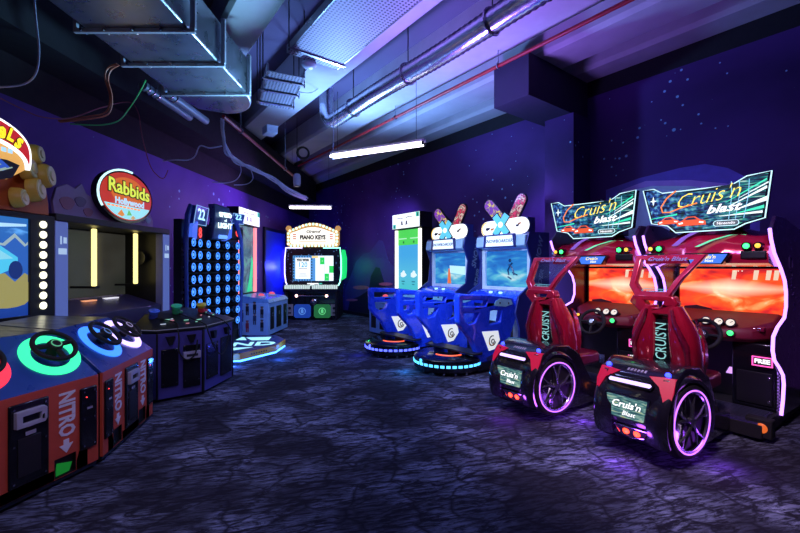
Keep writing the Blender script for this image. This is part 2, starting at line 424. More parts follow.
mb(BLK).lathe([(.06, -.012), (.066, 0)], (0, 0, 0), ZA, 18).build('grille', ps)
rc = mb(BLK).torus((0, 0, 0), (0.3, -1, 0), .13, .025, 24, 8).torus((0, .02, .01), (0.3, -1, 0), .12, .02, 24, 8).build('cable_coil')
rc.location = PX(303, 153, 9.2); tag(rc, 'black coil of spare cable hooked under the concrete beam', 'cable')

# loose cables
def cable(name, label, pts, r, mat, extra=()):
    b = mb(mat)
    def smooth(P):
        P = [V(p) for p in P]; out_ = []
        for i in range(len(P)-1):
            p0, p1, p2, p3 = P[max(i-1, 0)], P[i], P[i+1], P[min(i+2, len(P)-1)]
            for k in range(5):
                t = k/5
                out_.append(.5*((2*p1)+(p2-p0)*t+(2*p0-5*p1+4*p2-p3)*t*t+(3*p1-p0-3*p2+p3)*t**3))
        return out_ + [P[-1]]
    b.tube(smooth(pts), r, 6)
    for e in extra: b.tube(smooth(e), r, 6)
    return tag(b.build(name), label, 'cable')
WC = M('white_cable', (.55, .55, .75), .5); OC = M('orange_cable', (.6, .16, .1), .5); GC = M('green_cable', (.05, .5, .12), .5)
main = [(222, 120, 5.5), (223, 135, 5.6), (227, 152, 5.9), (238, 162, 6.4), (253, 169, 6.9), (270, 178, 7.6), (288, 190, 8.4), (306, 198, 9.4)]
random.seed(3)
strands = []
for k in range(7):
    strands.append([PX(u+random.uniform(-2, 2), v+random.uniform(-2.2, 2.2), y) for u, v, y in main])
cable('cable_bundle', 'thick bundle of white cables drooping from the end of the air duct', strands[0], .013, WC, strands[1:])
cable('white_cable', 'curly white cable looping left from the cable bundle', [PX(*q) for q in ((222, 146, 5.6), (210, 148, 5.5), (200, 146, 5.5), (195, 156, 5.5), (188, 160, 5.5), (175, 160, 5.4), (163, 161, 5.4))], .009, WC)
cable('white_cable', 'thin white cable loop hanging low under the cable bundle', [PX(*q) for q in ((240, 164, 6.4), (241, 172, 6.4), (236, 180, 6.4), (225, 183, 6.3), (212, 182, 6.2))], .008, WC)
cable('white_cable', 'second hanging loop of white cable, nearer the corner', [PX(*q) for q in ((250, 168, 6.8), (253, 178, 6.8), (247, 184, 6.8), (234, 185, 6.7))], .008, WC)
cable('orange_cable', 'orange cable pair hanging from the duct flange and running left', [PX(*q) for q in ((117, 64, 4.1), (108, 68, 4.1), (105, 78, 4.1), (110, 96, 4.1), (106, 112, 4.1), (85, 117, 4.0), (58, 121, 3.9))], .009, OC, [[PX(*q) for q in ((119, 65, 4.1), (111, 70, 4.1), (108, 80, 4.1), (112, 98, 4.1), (108, 114, 4.1), (88, 119, 4.0), (60, 122, 3.9))]])
cable('green_cable', 'green cable curving down from the duct to the left', [PX(*q) for q in ((146, 80, 4.6), (138, 95, 4.6), (128, 110, 4.6), (118, 121, 4.5), (100, 125, 4.4), (70, 124, 4.2))], .007, GC)
cable('red_cable', 'thin dark red cable dangling down the left wall in front of the stars', [PX(*q) for q in ((0, 98, 3.6), (20, 108, 3.8), (42, 117, 4.0), (70, 118, 4.3), (100, 108, 4.6), (128, 102, 4.9), (138, 112, 4.9), (142, 136, 4.9), (150, 165, 5), (158, 176, 5), (164, 178, 5), (168, 170, 5))], .006, M('dark_red_cable', (.3, .05, .09), .5))
cable('grey_cable', 'pale grey cable hanging in a curve at the upper left corner', [PX(*q) for q in ((34, -6, 3.2), (36, 20, 3.2), (39, 50, 3.2), (36, 73, 3.2), (24, 84, 3.2), (0, 87, 3.1), (-20, 87, 3.1))], .007, WC)

# hanging twin tube lamps
TUBE = E('lamp_tube', (.93, .84, 1), 7)
def tube_lamp(label, loc, rz, L, top):
    t = thing('tube_lamp', label, 'lamp', loc, rz, 'hanging tube lamps')
    mb(M('lamp_housing', (.5, .48, .55), .4)).box(-L/2, L/2, -.05, .05, .03, .07).build('housing', t, bevel=.006)
    for y in (-.045, .045):
        g = mb(TUBE).cyl((-L/2+.03, y, 0), (L/2-.03, y, 0), .024, n=12).build('tube', t)
        mb(BLK).cyl((-L/2, y, 0), (-L/2+.03, y, 0), .026, n=12).cyl((L/2-.03, y, 0), (L/2, y, 0), .026, n=12).build('end_caps', g)
    for x in (-L*.42, L*.42): mb(BLK).cyl((x, 0, .07), (x, 0, top), .004, n=6).build('suspension_wire', t)
    return t
tube_lamp('long bright twin tube lamp hanging in mid room under the beams', (-.41, 6.56, 3.4), atan2(-.76, 1.6), 1.75, 1.1)
tube_lamp('short twin tube lamp hanging above the grand piano game', (-2.28, 10.2, 3.0), 0.05, 1.1, 1.5)
cable('white_cable', 'single white power lead dropping straight to the long tube lamp', [PX(*q) for q in ((280, 82, 6.4), (296, 91, 6.5), (310, 93, 6.6), (320, 88, 6.8), (331, 87, 6.9), (333, 92, 6.9), (333.4, 120, 6.9), (333, 152, 6.9))], .007, WC)
# ------------------------------------------------------------------ red driving games
RED = M('candy_red', (.55, .010, .05), .22, .25, coat=.9, var=.06)
REDD = M('deep_red', (.24, .006, .04), .3, .2, coat=.6)
SMOKE = M('body_black', (.012, .01, .022), .2, coat=.8)
def b_fire(nt, g):
    n1 = noise(nt, mapped(nt, g, (1.6, 1, 2.4), (0, .5, 0)), 1.4, 4, 1.5)
    s = sep(nt, g)
    base = ramp(nt, [(.28, (.25, .01, .03)), (.38, (.8, .03, .02)), (.5, (1, .11, .02)), (.6, (1, .36, .12)), (.72, (1, .85, .6))])
    band = math_(nt, 'SUBTRACT', 1, math_(nt, 'MULTIPLY', math_(nt, 'ABSOLUTE', math_(nt, 'SUBTRACT', s[2], .58)), 1.4))
    nt.links.new(math_(nt, 'ADD', math_(nt, 'MULTIPLY', n1, .7), math_(nt, 'MULTIPLY', band, .2)), base.inputs[0])
    gl_ = math_(nt, 'MAXIMUM', 0, math_(nt, 'SUBTRACT', .55, math_(nt, 'ADD', math_(nt, 'MULTIPLY', math_(nt, 'ABSOLUTE', math_(nt, 'SUBTRACT', s[0], .5)), .75), math_(nt, 'MULTIPLY', math_(nt, 'ABSOLUTE', math_(nt, 'SUBTRACT', s[2], .6)), 2.4))))
    return mix(nt, math_(nt, 'MULTIPLY', gl_, 1.7), base.outputs[0], (1, .85, .62))
FIRE = emit_tex('racing_screen_picture', 1.2, b_fire)
def b_city(nt, g):
    s = sep(nt, g)
    v1 = noise(nt, mapped(nt, g, (3.0, 1, 14), (0, -.22, 0)), 2.2, 3)
    v2 = noise(nt, mapped(nt, g, (9, 1, 5)), 2.4, 3)
    r1 = ramp(nt, [(.44, (.003, .006, .02)), (.53, (.0, .12, .16)), (.60, (.02, .55, .36)), (.68, (.75, 1, .9))]); nt.links.new(v1, r1.inputs[0])
    r2 = ramp(nt, [(.42, (.004, .006, .04)), (.54, (.02, .09, .55)), (.66, (.25, .8, 1))]); nt.links.new(v2, r2.inputs[0])
    return mix(nt, s[0], r2.outputs[0], r1.outputs[0])
CITY = emit_tex('night_city_print', .8, b_city)
def b_plate(nt, g):
    r = ramp(nt, [(.35, (.02, .06, .1)), (.5, (.12, .4, .42)), (.62, (.6, .95, .8)), (.7, (.9, .85, .3))])
    nt.links.new(noise(nt, mapped(nt, g, (1.5, 1, 6), (0, .2, 0)), 2.4, 3, .6), r.inputs[0]); return r.outputs[0]
PLATE = emit_tex('lit_rear_plate_print', .5, b_plate)
GREENL = E('green_lamp', (.03, .9, .13), 5); ORANGEL = E('amber_lamp', (1, .42, .05), 2); BLUEL = E('blue_lamp', (.02, .035, 1), 8)
TAIL = E('tail_light_red', (.85, .005, .07), .45); EXH = E('rear_red_lamp', (1, .05, .02), 5); RIMN = E('violet_rim_neon', (.5, .14, 1), 2.2)
YTXT = E('yellow_lettering', (1, .78, .1), 1.5); WTXT = E('white_lettering', (1, 1, 1), 1.3); MAGL = E('magenta_glow', (1, .1, .45), 1.6)
OUTL = E('pale_edge_light', (.6, .95, 1), 1.3); CARRED = E('red_car_print', (.95, .12, .04), .9); DASHG = E('dial_face', (.9, .8, .65), .9)
ACR = bpy.data.materials.new('clear_acrylic'); nt = nodes(ACR)
out = nn(nt, 'ShaderNodeOutputMaterial'); mx = nn(nt, 'ShaderNodeMixShader'); tr = nn(nt, 'ShaderNodeBsdfTransparent'); gl = nn(nt, 'ShaderNodeBsdfGlossy', Roughness=.08)
fr = nn(nt, 'ShaderNodeFresnel', IOR=1.35); nt.links.new(fr.outputs[0], mx.inputs[0]); nt.links.new(tr.outputs[0], mx.inputs[1]); nt.links.new(gl.outputs[0], mx.inputs[2]); nt.links.new(mx.outputs[0], out.inputs[0])
MATS['acr'] = ACR
def interp(prof, z):
    for (z0, y0), (z1, y1) in zip(prof, prof[1:]):
        if z0 <= z <= z1: return y0 + (y1-y0)*(z-z0)/(z1-z0)
    return prof[-1][1]
def script_sign(b, o, x, z, sc):
    """the slanted two line logo with its swoosh and badge"""
    o = V(o); b.m(YTXT).text("Cruis'n", o + x*.02*sc + z*.085*sc, x + z*.12, z, .205*sc, .004, .4, .95, -.0035)
    b.m(WTXT).text("blast", o + x*.16*sc - z*.045*sc, x + z*.05, z, .115*sc, .004, .35, 1.25, .002)
    b.m(E('orange_swoosh', (1, .25, .05), 1.2)).tube([o + x*(a*sc) + z*(c*sc) for a, c in ((-.24, .19), (-.33, .12), (-.385, .03), (-.37, -.03), (-.3, -.035), (-.2, .0), (-.05, .035))], .007*sc, 5)
    return b
def racer(label):
    t = thing('racing_arcade_machine', label, 'arcade machine', group='red driving arcade machines')
    Y = lambda D: D-4.5
    # body and base
    b = mb(BLK).box(-.5, .5, Y(5.56), Y(6.12), .16, 1.86).m(BLKR).box(-.5, .5, Y(4.5), Y(6.12), .03, .15).m(BLK)
    b.box(-.5, .5, Y(5.3), Y(5.56), .15, .76).box(-.48, .48, Y(5.5), Y(5.56), .76, .93)
    b.build('cabinet_body', t, bevel=.008)
    cb = mb(BLKG).box(.16, .49, Y(5.0), Y(5.3), .15, .77).build('coin_door_box', t, bevel=.012)
    d = mb(BLK).box(.2, .46, Y(4.985), Y(5.0), .2, .5); d.m(CHROME)
    for z in (.24, .46): d.cyl((.44, Y(4.985), z), (.44, Y(4.972), z), .014, n=10)
    d.m(E('coin_slot_glow', (.7, .35, 1), 1.2)).prism([(.03, .38), (.1, .38), (.12, .45), (.06, .45)], Y(5.29), Y(5.296), 'y')
    d.build('coin_door', cb, bevel=.003)
    b = mb(BLKG).box(.32, .47, Y(4.97), Y(5.0), .565, .655).m(MAGL)
    for q in ((.32, .47, .645, .655), (.32, .47, .565, .575), (.32, .33, .575, .645), (.46, .47, .575, .645)): b.box(q[0], q[1], Y(4.962), Y(4.971), q[2], q[3])
    b.m(WTXT).text('FREE', (.395, Y(4.965), .61), XA, ZA, .055, .004, 0, 1, .002); b.build('card_reader', cb)
    # tread plate between seat and cabinet
    b = mb(M('tread_plate', (.12, .12, .2), .35, .8)).box(-.4, .47, Y(4.5), Y(4.96), .15, .165)
    for k in range(9): b.box(-.39, .46, Y(4.53+.045*k), Y(4.548+.045*k), .165, .176)
    b.build('foot_plate', t)
    b = mb(BLKR).box(.38, .56, Y(4.52), Y(4.62), .04, .2).build('speaker_box', t, bevel=.01)
    mb(E('ember_grille', (1, .18, .03), .7)).lathe([(.042, 0), (.042, .006), (.03, .014)], (.49, Y(4.52), .125), -YA, 14).build('lit_grille', b)
    for x in (-.07, .09):
        mb(CHROME).box(x-.035, x+.035, -.01, .01, -.07, .06).build('pedal', t, bevel=.005).location = (x*1, Y(5.24), .3)
    # side panels with wavy neon edges
    strip = [(d+.06, z) for d, z in ((4.62, 1.83), (4.66, 1.74), (4.76, 1.62), (4.98, 1.48), (5.11, 1.37), (5.16, 1.26), (5.16, 1.12), (5.1, 1.02), (4.86, .95), (4.73, .88), (4.71, .76), (4.76, .67), (4.92, .58), (5.05, .49), (5.08, .4), (5.05, .26), (4.99, .13))]
    prof = [(Y(d), z) for d, z in strip] + [(Y(6.14), .08), (Y(6.14), 1.7), (Y(5.7), 1.86), (Y(5.1), 1.95), (Y(4.8), 1.95)]
    for sx in (-1, 1):
        a, c = (.5, .528) if sx > 0 else (-.528, -.5)
        sp = mb(M('violet_black_panel', (.03, .012, .06), .3, coat=.5)).prism(prof, a, c, 'x')
        sp = sp.build('side_panel', t, bevel=.004)
        mb(PURP).tube([(sx*.512, Y(d)-.012, z) for d, z in strip], .013, 8).build('neon_strip', sp, smooth=80)
        mb(M('violet_print', (.12, .05, .28), .4)).text("Cruis'n", (sx*.531, Y(5.35), 1.35), (0, .35*sx, -1), (0, sx*1, .35), .2, .002, .2).build('lettering', sp)
    rib = mb(M('grey_plastic', (.12, .1, .2), .4))
    for k in range(12): rib.box(.47, .499, Y(5.0)+.02, Y(5.06), .15+.03*k, .165+.03*k)
    rib.build('side_vent', t)
    # screen
    f = mb(BLKG).plate([(-.5, .93), (.5, .93), (.5, 1.5), (-.5, 1.5)], [[(-.468, .955), (.468, .955), (.468, 1.475), (-.468, 1.475)]], Y(5.48), Y(5.53), 'y').build('screen_bezel', t)
    s = mb(FIRE).box(-.47, .47, Y(5.505), Y(5.55), .945, 1.48).build('screen', t)
    k = mb(E('pale_screen_text', (1, .75, .55), .9))
    for x in (.02, .2, .3, .36): k.prism([(x, 1.36), (x+.035, 1.36), (x+.05, 1.46), (x+.01, 1.46)], Y(5.5), Y(5.504), 'y')
    k.m(E('screen_word', (1, .9, .75), 1)).text('• • •', (.08, Y(5.5), 1.45), XA, ZA, .05)
    k.m(E('dark_skid', (.08, .02, .05), .3)).prism([(-.44, .96), (-.1, .96), (-.16, 1.03), (-.3, 1.06), (-.42, 1.04)], Y(5.497), Y(5.503), 'y')
    k.build('screen_graphics', s)
    # canopy hood with humped centre
    loops = []
    for x in [-.499, -.44, -.36, -.28, -.2, -.1, 0, .1, .2, .28, .36, .44, .499]:
        h = max(0, 1-(abs(x)/.34)**2)
        ed = 1 if abs(x) < .47 else .96
        loops.append([(x, Y(4.86), 1.5), (x, Y(4.70)-.05*h, 1.53), (x, Y(4.68)-.07*h, 1.6), (x, Y(4.72)-.05*h, 1.68 + .03*h), (x, Y(4.8), 1.77*ed + .08*h), (x, Y(5.05), 1.81*ed + .14*h), (x, Y(5.5), 1.84*ed+.04*h), (x, Y(5.56), 1.5)])
    cp = mb(RED).loft(loops).build('canopy', t, smooth=50)
    st = mb(E('green_slot_light', (.2, 1, .55), .8))
    st.loft([[(x0, y0, z0), (x0+.03, y0, z0), (x0+.03, y0+.02, z0+.0), (x0, y0+.02, z0)] for x0, y0, z0 in ((-.02, Y(4.6), 1.69), (.08, Y(4.66), 1.75), (.2, Y(4.77), 1.80), (.28, Y(4.84), 1.80))]).build('slot_light', cp)
    st = mb(E('violet_slot_light', (.3, .12, .7), .7)).loft([[(x0, y0, z0), (x0+.05, y0, z0), (x0+.05, y0+.02, z0), (x0, y0+.02, z0)] for x0, y0, z0 in ((-.24, Y(4.66), 1.71), (-.16, Y(4.68), 1.79), (-.02, Y(4.75), 1.88), (.06, Y(4.84), 1.91))]).build('slot_light', cp)
    bd = mb(BLKG).prism([(-.06, 1.52), (.2, 1.52), (.26, 1.61), (.24, 1.63), (-.1, 1.63)], Y(4.59), Y(4.68), 'y')
    bd.m(E('blue_badge_light', (.06, .22, .9), .9)).prism([(-.045, 1.53), (.19, 1.53), (.24, 1.615), (-.08, 1.615)], Y(4.582), Y(4.59), 'y')
    bd.m(YTXT).text("Cruis'n", (.08, Y(4.58), 1.59), XA, ZA, .05, .003, .3); bd.m(WTXT).text('blast', (.1, Y(4.58), 1.555), XA, ZA, .036, .003, .3)
    bd.build('badge', cp)
    for sx in (-1, 1):
        hs = mb(BLK).box(sx*.40-.09, sx*.40+.09, Y(4.665), Y(4.76), 1.57, 1.64).build('lamp_recess', cp, bevel=.01)
        for x, mt, nm, r in ((sx*.355, GREENL, 'green_lamp', .024), (sx*.435, ORANGEL, 'amber_lamp', .021)):
            l = mb(BLKG).cyl((x, Y(4.66), 1.685), (x, Y(4.74), 1.685), r+.012)
            l.m(mt).ball((x, Y(4.655), 1.685), r, 1, .6, 1); l.build(nm, t)
    # shaped marquee
    ol = [(-.525, 2.32), (-.42, 2.32), (-.34, 2.265), (-.05, 2.26), (.24, 2.255), (.35, 2.32), (.52, 2.335), (.475, 1.93), (.34, 1.89), (.26, 1.845), (-.215, 1.845), (-.29, 1.92), (-.44, 1.955)]
    sg = mb(BLKG).prism(ol, Y(4.70), Y(4.78), 'y').box(-.3, -.2, Y(4.78), Y(5.0), 1.86, 1.95).box(.2, .3, Y(4.78), Y(5.0), 1.86, 1.95).build('marquee', t)
    inn = [(x*.955 + 0, 2.09 + (z-2.09)*.93) for x, z in ol]
    pr = mb(CITY).prism(inn, Y(4.693), Y(4.70), 'y').build('marquee_print', sg, smooth=0)
    mb(OUTL).tube([(x, Y(4.698), z) for x, z in ol], .0055, 6, True).build('edge_light', sg)
    g = MB(); script_sign(g, (.02, Y(4.688), 2.09), XA, ZA, .95)
    def car(x, z, s, mt):
        g.m(mt).prism([(x+a*s, z+c*s) for a, c in ((-.5, -.1), (-.52, .05), (-.3, .14), (-.15, .27), (.15, .27), (.3, .14), (.5, .06), (.52, -.1))], Y(4.69), Y(4.692), 'y')
        g.m(E('car_window', (.02, .05, .12), .4)).prism([(x+a*s, z+c*s) for a, c in ((-.22, .14), (-.11, .23), (.11, .23), (.22, .14))], Y(4.687), Y(4.69), 'y')
        g.m(E('car_lamp', (1, .9, .85), 1.6)).prism([(x+a*s, z+c*s) for a, c in ((-.45, .02), (-.3, .06), (-.28, .0), (-.42, -.03))], Y(4.687), Y(4.69), 'y').prism([(x+a*s, z+c*s) for a, c in ((.45, .02), (.3, .06), (.28, .0), (.42, -.03))], Y(4.687), Y(4.69), 'y')
    car(-.28, 1.955, .19, CARRED); car(-.08, 1.93, .24, CARRED)
    pill = [(.19 + .10*cos(a) + (.045 if cos(a) > 0 else -.045), 1.905 + .026*sin(a)) for a in [k*pi/8+.01 for k in range(16)]]
    pill = [(.2 + (.07 if cos(a) > 0 else -.07) + .026*cos(a), 1.907 + .026*sin(a)) for a in [k*pi/8+.01 for k in range(16)]]
    g.m(E('badge_dark', (.15, .2, .22), .5)).prism(pill, Y(4.69), Y(4.692), 'y'); g.m(OUTL).tube([(x, Y(4.689), z) for x, z in pill], .003, 4, True)
    g.m(WTXT).text('Nintendo', (.2, Y(4.687), 1.907), XA, ZA, .036, .003)
    tw = E('white_trail', (.85, 1, .95), 1.2); tg = E('green_trail', (.05, .9, .5), 1.0); td = E('dark_trail', (.0, .05, .05), .3)
    for x0, z0, x1, z1, w_, mt in ((.22, 2.06, .49, 2.2, .012, tw), (.26, 2.02, .49, 2.1, .02, tw), (.2, 2.1, .49, 2.27, .008, tg), (.25, 1.985, .47, 2.03, .014, tg), (.15, 1.975, .46, 1.985, .01, tw), (.3, 2.13, .5, 2.24, .006, tw), (-.46, 2.0, -.2, 2.03, .008, tg), (-.2, 2.24, .3, 2.245, .02, td)):
        g.m(mt).prism([(x0, z0-.002), (x1, z1-w_), (x1, z1+w_), (x0, z0+.002)], Y(4.6895), Y(4.692), 'y')
    g.m(tw).prism([(-.42 + (.035 if k % 2 == 0 else .012)*cos(k*pi/4), 2.19 + (.05 if k % 2 == 0 else .012)*sin(k*pi/4)) for k in range(8)], Y(4.6885), Y(4.692), 'y')
    gw = E('grid_line', (.3, .75, 1), .8)
    for x0, x1 in ((.30, .27), (.37, .33), (.24, .22)): g.m(gw).tube([(x0, Y(4.691), 2.29), (x0*.93+.02, Y(4.691), 2.15), (x1, Y(4.691), 1.94)], .0035, 4)
    g.build('marquee_lettering', sg, smooth=0)
    # dashboard
    pl = [(-.47, 5.2), (-.3, 4.93), (-.1, 4.86), (.15, 4.86), (.33, 4.95), (.48, 5.2), (.47, 5.46), (-.46, 5.46)]
    zz = lambda d: .86 + (d-4.86)*.22
    da = mb(M('dashboard_red', (.17, .005, .02), .5)).loft([[(x*.93, Y(d+.06 if d < 5.4 else d), .77) for x, d in pl], [(x, Y(d), .81) for x, d in pl], [(x, Y(d), zz(d)) for x, d in pl], [(x*.9, Y(5.0+(d-5.0)*.85), zz(d)+.035) for x, d in pl]]).build('dashboard', t, bevel=.006)
    for x in (-.03, .075, .17):
        dl = mb(BLKG).cyl((x, Y(4.92), .955), (x, Y(5.02), .90), .044, n=18)
        dl.m(DASHG).cyl((x, Y(4.918), .956), (x, Y(4.925), .952), .034, n=18).m(INK).tube([(x, Y(4.915), .957), (x+.02, Y(4.914), .968)], .004, 4); dl.build('dial', da)
    bt = mb(BLKG).cyl((.19, Y(4.905), .845), (.19, Y(4.84), .862), .032); bt.m(E('green_button', (.05, .9, .2), 2)).lathe([(.026, 0), (.024, .012), (.01, .016)], (.19, Y(4.842), .862), (0, -1, .25), 16); bt.build('start_button', da)
    bt = mb(BLKG).cyl((-.27, Y(4.98), .87), (-.27, Y(4.9), .885), .026); bt.m(ORANGEL).ball((-.27, Y(4.897), .887), .016, n=10); bt.build('view_button', da)
    rd = mb(WSOFT).box(-.385, -.325, Y(4.98), Y(5.06), .80, .885).m(INK).box(-.37, -.34, Y(4.974), Y(4.98), .815, .87).build('card_slot', da)
    kk = mb(REDD).box(.29, .4, Y(5.0), Y(5.12), .885, .925).m(CHROME).box(.31, .34, Y(4.99), Y(5.0), .89, .92).box(.35, .38, Y(4.99), Y(5.0), .89, .92).build('gear_buttons', da, bevel=.004)
    n = V((0, -1, .45)).normalized(); c = V((0, Y(4.74), .835))
    sw = mb(BLKR).torus(c, n, .145, .019, 36, 10); up = V((0, .45, 1)).normalized()
    for a in (0, pi, -pi/2): sw.tube([c + n*-.01, c + (XA*cos(a) + up*sin(a))*.14], .016, 8)
    sw.cyl(c - n*.03, c + n*.012, .05); sw.cyl(c - n*.03, c - n*.22, .032)
    sw.build('steering_wheel', da)
    hb = mb(CHROME).lathe([(.036, .012), (.034, .022), (.012, .026)], c, n, 18).m(E('hub_emblem', (.6, .7, 1), .6)).lathe([(.022, .0275), (.01, .030)], c, n, 10).build('hub', da)
    # car-tail seat base
    P = [(3.44, .09), (3.33, .17), (3.275, .32), (3.275, .52), (3.35, .66), (3.52, .735), (3.80, .71), (4.0, .6), (4.12, .42), (4.26, .25), (4.5, .2), (4.5, .05), (4.0, .05), (3.7, .07)]
    RP = [(.05, 3.44), (.17, 3.33), (.32, 3.275), (.52, 3.275), (.66, 3.35), (.735, 3.52)]
    dn = lambda x: .0 if abs(x) < .16 else .5*(abs(x)-.16)**1.35
    def rd_(x, z): return interp(RP, z) + dn(x)
    loops = []
    for x in (-.285, -.265, -.23, -.16, -.08, 0, .08, .16, .23, .265, .285):
        e = 1 if abs(x) < .27 else .97
        loops.append([(x, Y(max(d, 3.275) + dn(x)*(1 if d < 3.7 else 0)), (.4 + (z-.4)*e)) for d, z in P])
    sb = mb(SMOKE).loft(loops).build('seat_base', t, bevel=.008, smooth=45)
    def on(b, pts, th=.016):
        b.loft([[(x, Y(rd_(x, z)-th), z) for x, z in pts], [(x, Y(rd_(x, z)+.02), z) for x, z in pts]]); return b
    on(mb(TAIL), [(.11, .665), (.2, .672), (.275, .67), (.28, .58), (.265, .45), (.245, .44), (.225, .53), (.19, .61)]).build('tail_light', sb)
    on(mb(TAIL), [(-.11, .665), (-.2, .672), (-.275, .67), (-.28, .58), (-.268, .49), (-.245, .51), (-.21, .6)]).build('tail_light', sb)
    for x in (-.225, .215): mb(BLUEL).ball((x, Y(rd_(x, .685))-.012, .685), .022, 1, .6, 1, 12).build('blue_lamp', sb)
    ce = on(mb(BLKG), [(-.17, .575), (.145, .575), (.16, .6), (.145, .63), (-.17, .63), (-.185, .6)], .02); ce.build('bar_housing', sb)
    on(mb(E('lilac_bar', (.62, .45, 1), 1.9)), [(-.16, .59), (.135, .59), (.145, .603), (.135, .615), (-.16, .615), (-.17, .603)], .028).build('light_bar', sb)
    pf = [(-.165, .49), (.13, .49), (.105, .33), (-.145, .325)]
    on(mb(CHROME), [(-.185, .505), (.15, .505), (.118, .315), (-.158, .31)], .016).build('plate_frame', sb)
    pp = on(mb(PLATE), pf, .022).build('lit_plate', sb, smooth=0)
    g = mb(WTXT).text("Cruis'n", (-.02, Y(3.248), .43), XA, ZA, .075, .003, .3, 1, .001).text('Blast', (.0, Y(3.248), .365), XA, ZA, .05, .003, .3); g.build('plate_lettering', pp)
    g = mb(M('grey_print', (.35, .33, .45), .5))
    for k in range(6): on(g, [(-.07+.025*k, .675), (-.055+.025*k, .675), (-.055+.025*k, .688), (-.07+.025*k, .688)], .004)
    g.build('model_lettering', sb)
    ex = on(mb(BLK), [(-.12, .255), (.12, .255), (.09, .19), (.03, .165), (-.03, .165), (-.09, .19)], .012)
    ex.m(CHROME).tube([(x, Y(rd_(x, z)-.014), z) for x, z in ((-.12, .255), (.12, .255), (.09, .19), (0, .165), (-.09, .19))], .005, 6, True).build('exhaust_surround', sb)
    for x in (-.04, .04): mb(EXH).ball((x, Y(3.275+.03), .215), .026, 1, .7, 1, 12).build('rear_red_lamp', sb)
    # wheels
    for sx in (-1, 1):
        c = V((sx*.315, Y(3.58), .335)); nrm = V((sx, -.15, 0)).normalized(); c = V((sx*.285, Y(3.56), .335)); ya = V((.15*sx, 1, 0)).normalized()
        fl = []
        for k in range(25):
            a = -.42 + (pi+.95)*k/24
            dr = ya*cos(a) + ZA*sin(a); cc_ = c - nrm*.02
            fl.append([cc_ + dr*.292 + nrm*-.09, cc_ + dr*.292 + nrm*.045, cc_ + dr*.315 + nrm*.052, cc_ + dr*.335 + nrm*.03, cc_ + dr*.345 - nrm*.02, cc_ + dr*.335 + nrm*-.09])
        mb(SMOKE).loft(fl).build('fender', sb, smooth=60)
        wh = mb(BLKR).lathe([(.235, .0), (.25, .032), (.272, .03), (.28, .0), (.28, -.06), (.1, -.06)], c, nrm, 40).build('wheel', sb)
        nr = mb(RIMN).torus(c + nrm*.036, nrm, .236, .0055, 48, 8).build('neon_ring', sb, smooth=80)
        rm = mb(M('alloy_rim', (.32, .32, .4), .25, .9)).torus(c + nrm*.02, nrm, .222, .014, 40, 8).cyl(c, c + nrm*.04, .035)
        for k in range(5):
            for off in (-.16, .16):
                a = 2*pi*k/5 + .3; a2 = a + off
                e = lambda r, an, h: c + nrm*h + ya*(r*cos(an)) + ZA*(r*sin(an))
                rm.tube([e(.03, a, .032), e(.12, a + off*.55, .03), e(.218, a2 + off*.4, .022)], [.014, .010, .008], 6)
        rm.build('alloy_rim', sb); mb(M('wheel_well', (.01, .008, .015), .7)).cyl(c - nrm*.055, c + nrm*.004, .228, n=32).build('brake_disc', sb)
    # seat
    se = mb(REDD).box(-.23, .23, Y(3.98), Y(4.5), .42, .56).build('seat_cushion', t, bevel=.04, seg=3)
    def lobe(cx, hw, tw):
        L = []
        for z, yc, k, dd in ((.62, 3.98, 1.0, .13), (.78, 3.93, 1.06, .13), (.92, 3.9, 1.0, .12), (1.02, 3.88, .82, .1), (1.10, 3.87, .62, .08), (1.17, 3.86, .45, .06)):
            xx = cx*(.35 + .65*k)
            L.append([(xx + hw*k*math.copysign(abs(cos(a))**.6, cos(a)) , Y(yc) + dd*math.copysign(abs(sin(a))**.6, sin(a)) - tw*cos(a)*sx_*.0, z) for a in [2*pi*i/16 + .05 for i in range(16)]])
        return L
    bk = mb(RED)
    for sx_ in (-1, 1): bk.loft(lobe(sx_*.145, .10, .05))
    bk.box(-.07, .07, Y(3.9), Y(3.99), .62, 1.12); bk = bk.build('backrest', t, bevel=.006, smooth=60)
    for x0, x1 in ((-.2, -.12), (.2, .12)): mb(REDD).tube([(x0, Y(3.82), .68), (x0*1.0, Y(3.78), .85), (x1, Y(3.765), 1.04), (x1*.8, Y(3.78), 1.14)], [.018, .024, .018, .012], 8).build('back_rib', bk)
    # outer wing bolsters reaching forward
    for sx_ in (-1, 1):
        mb(RED).loft([[(sx_*(.20), Y(4.02), z0), (sx_*.25*k, Y(4.0), z0), (sx_*.25*k, Y(4.09), z0-.03), (sx_*.2*k, Y(4.1), z0-.03)] for z0, k in ((.58, .9), (.72, 1.02), (.86, 1.0), (.98, .86), (1.06, .72))]).build('side_bolster', bk, bevel=.02)
    sl = mb(BLKG).box(-.07, .065, Y(3.84), Y(3.90), .68, 1.05).build('name_slot', bk)
    g = mb(E('pale_slot_letters', (.35, .8, .8), .65)).text("CRUIS'N", (-.003, Y(3.835), .865), (0, 0, 1), (-1, 0, 0), .12, .004, 0, .72, .0).build('slot_lettering', sl)
    hp = mb(RED).plate([(-.22, 1.25), (.1, 1.25), (.13, 1.19), (.07, 1.09), (-.15, 1.09), (-.25, 1.19)], [[(-.13, 1.205), (.03, 1.205), (.0, 1.15), (-.1, 1.15)]], Y(3.80), Y(3.90), 'y').build('neck_bracket', bk, bevel=.012)
    fr3 = [(-.28, 4.03, 1.6), (.26, 4.03, 1.6), (.13, 3.9, 1.39), (.06, 3.83, 1.24), (-.2, 3.83, 1.24), (-.27, 3.87, 1.33)]
    cen = V((-.06, 3.94, 1.43))
    def rg(k, dy): return [(cen.x + (x-cen.x)*k, Y(cen.y + (d-cen.y)*k + dy), cen.z + (z-cen.z)*k) for x, d, z in fr3]
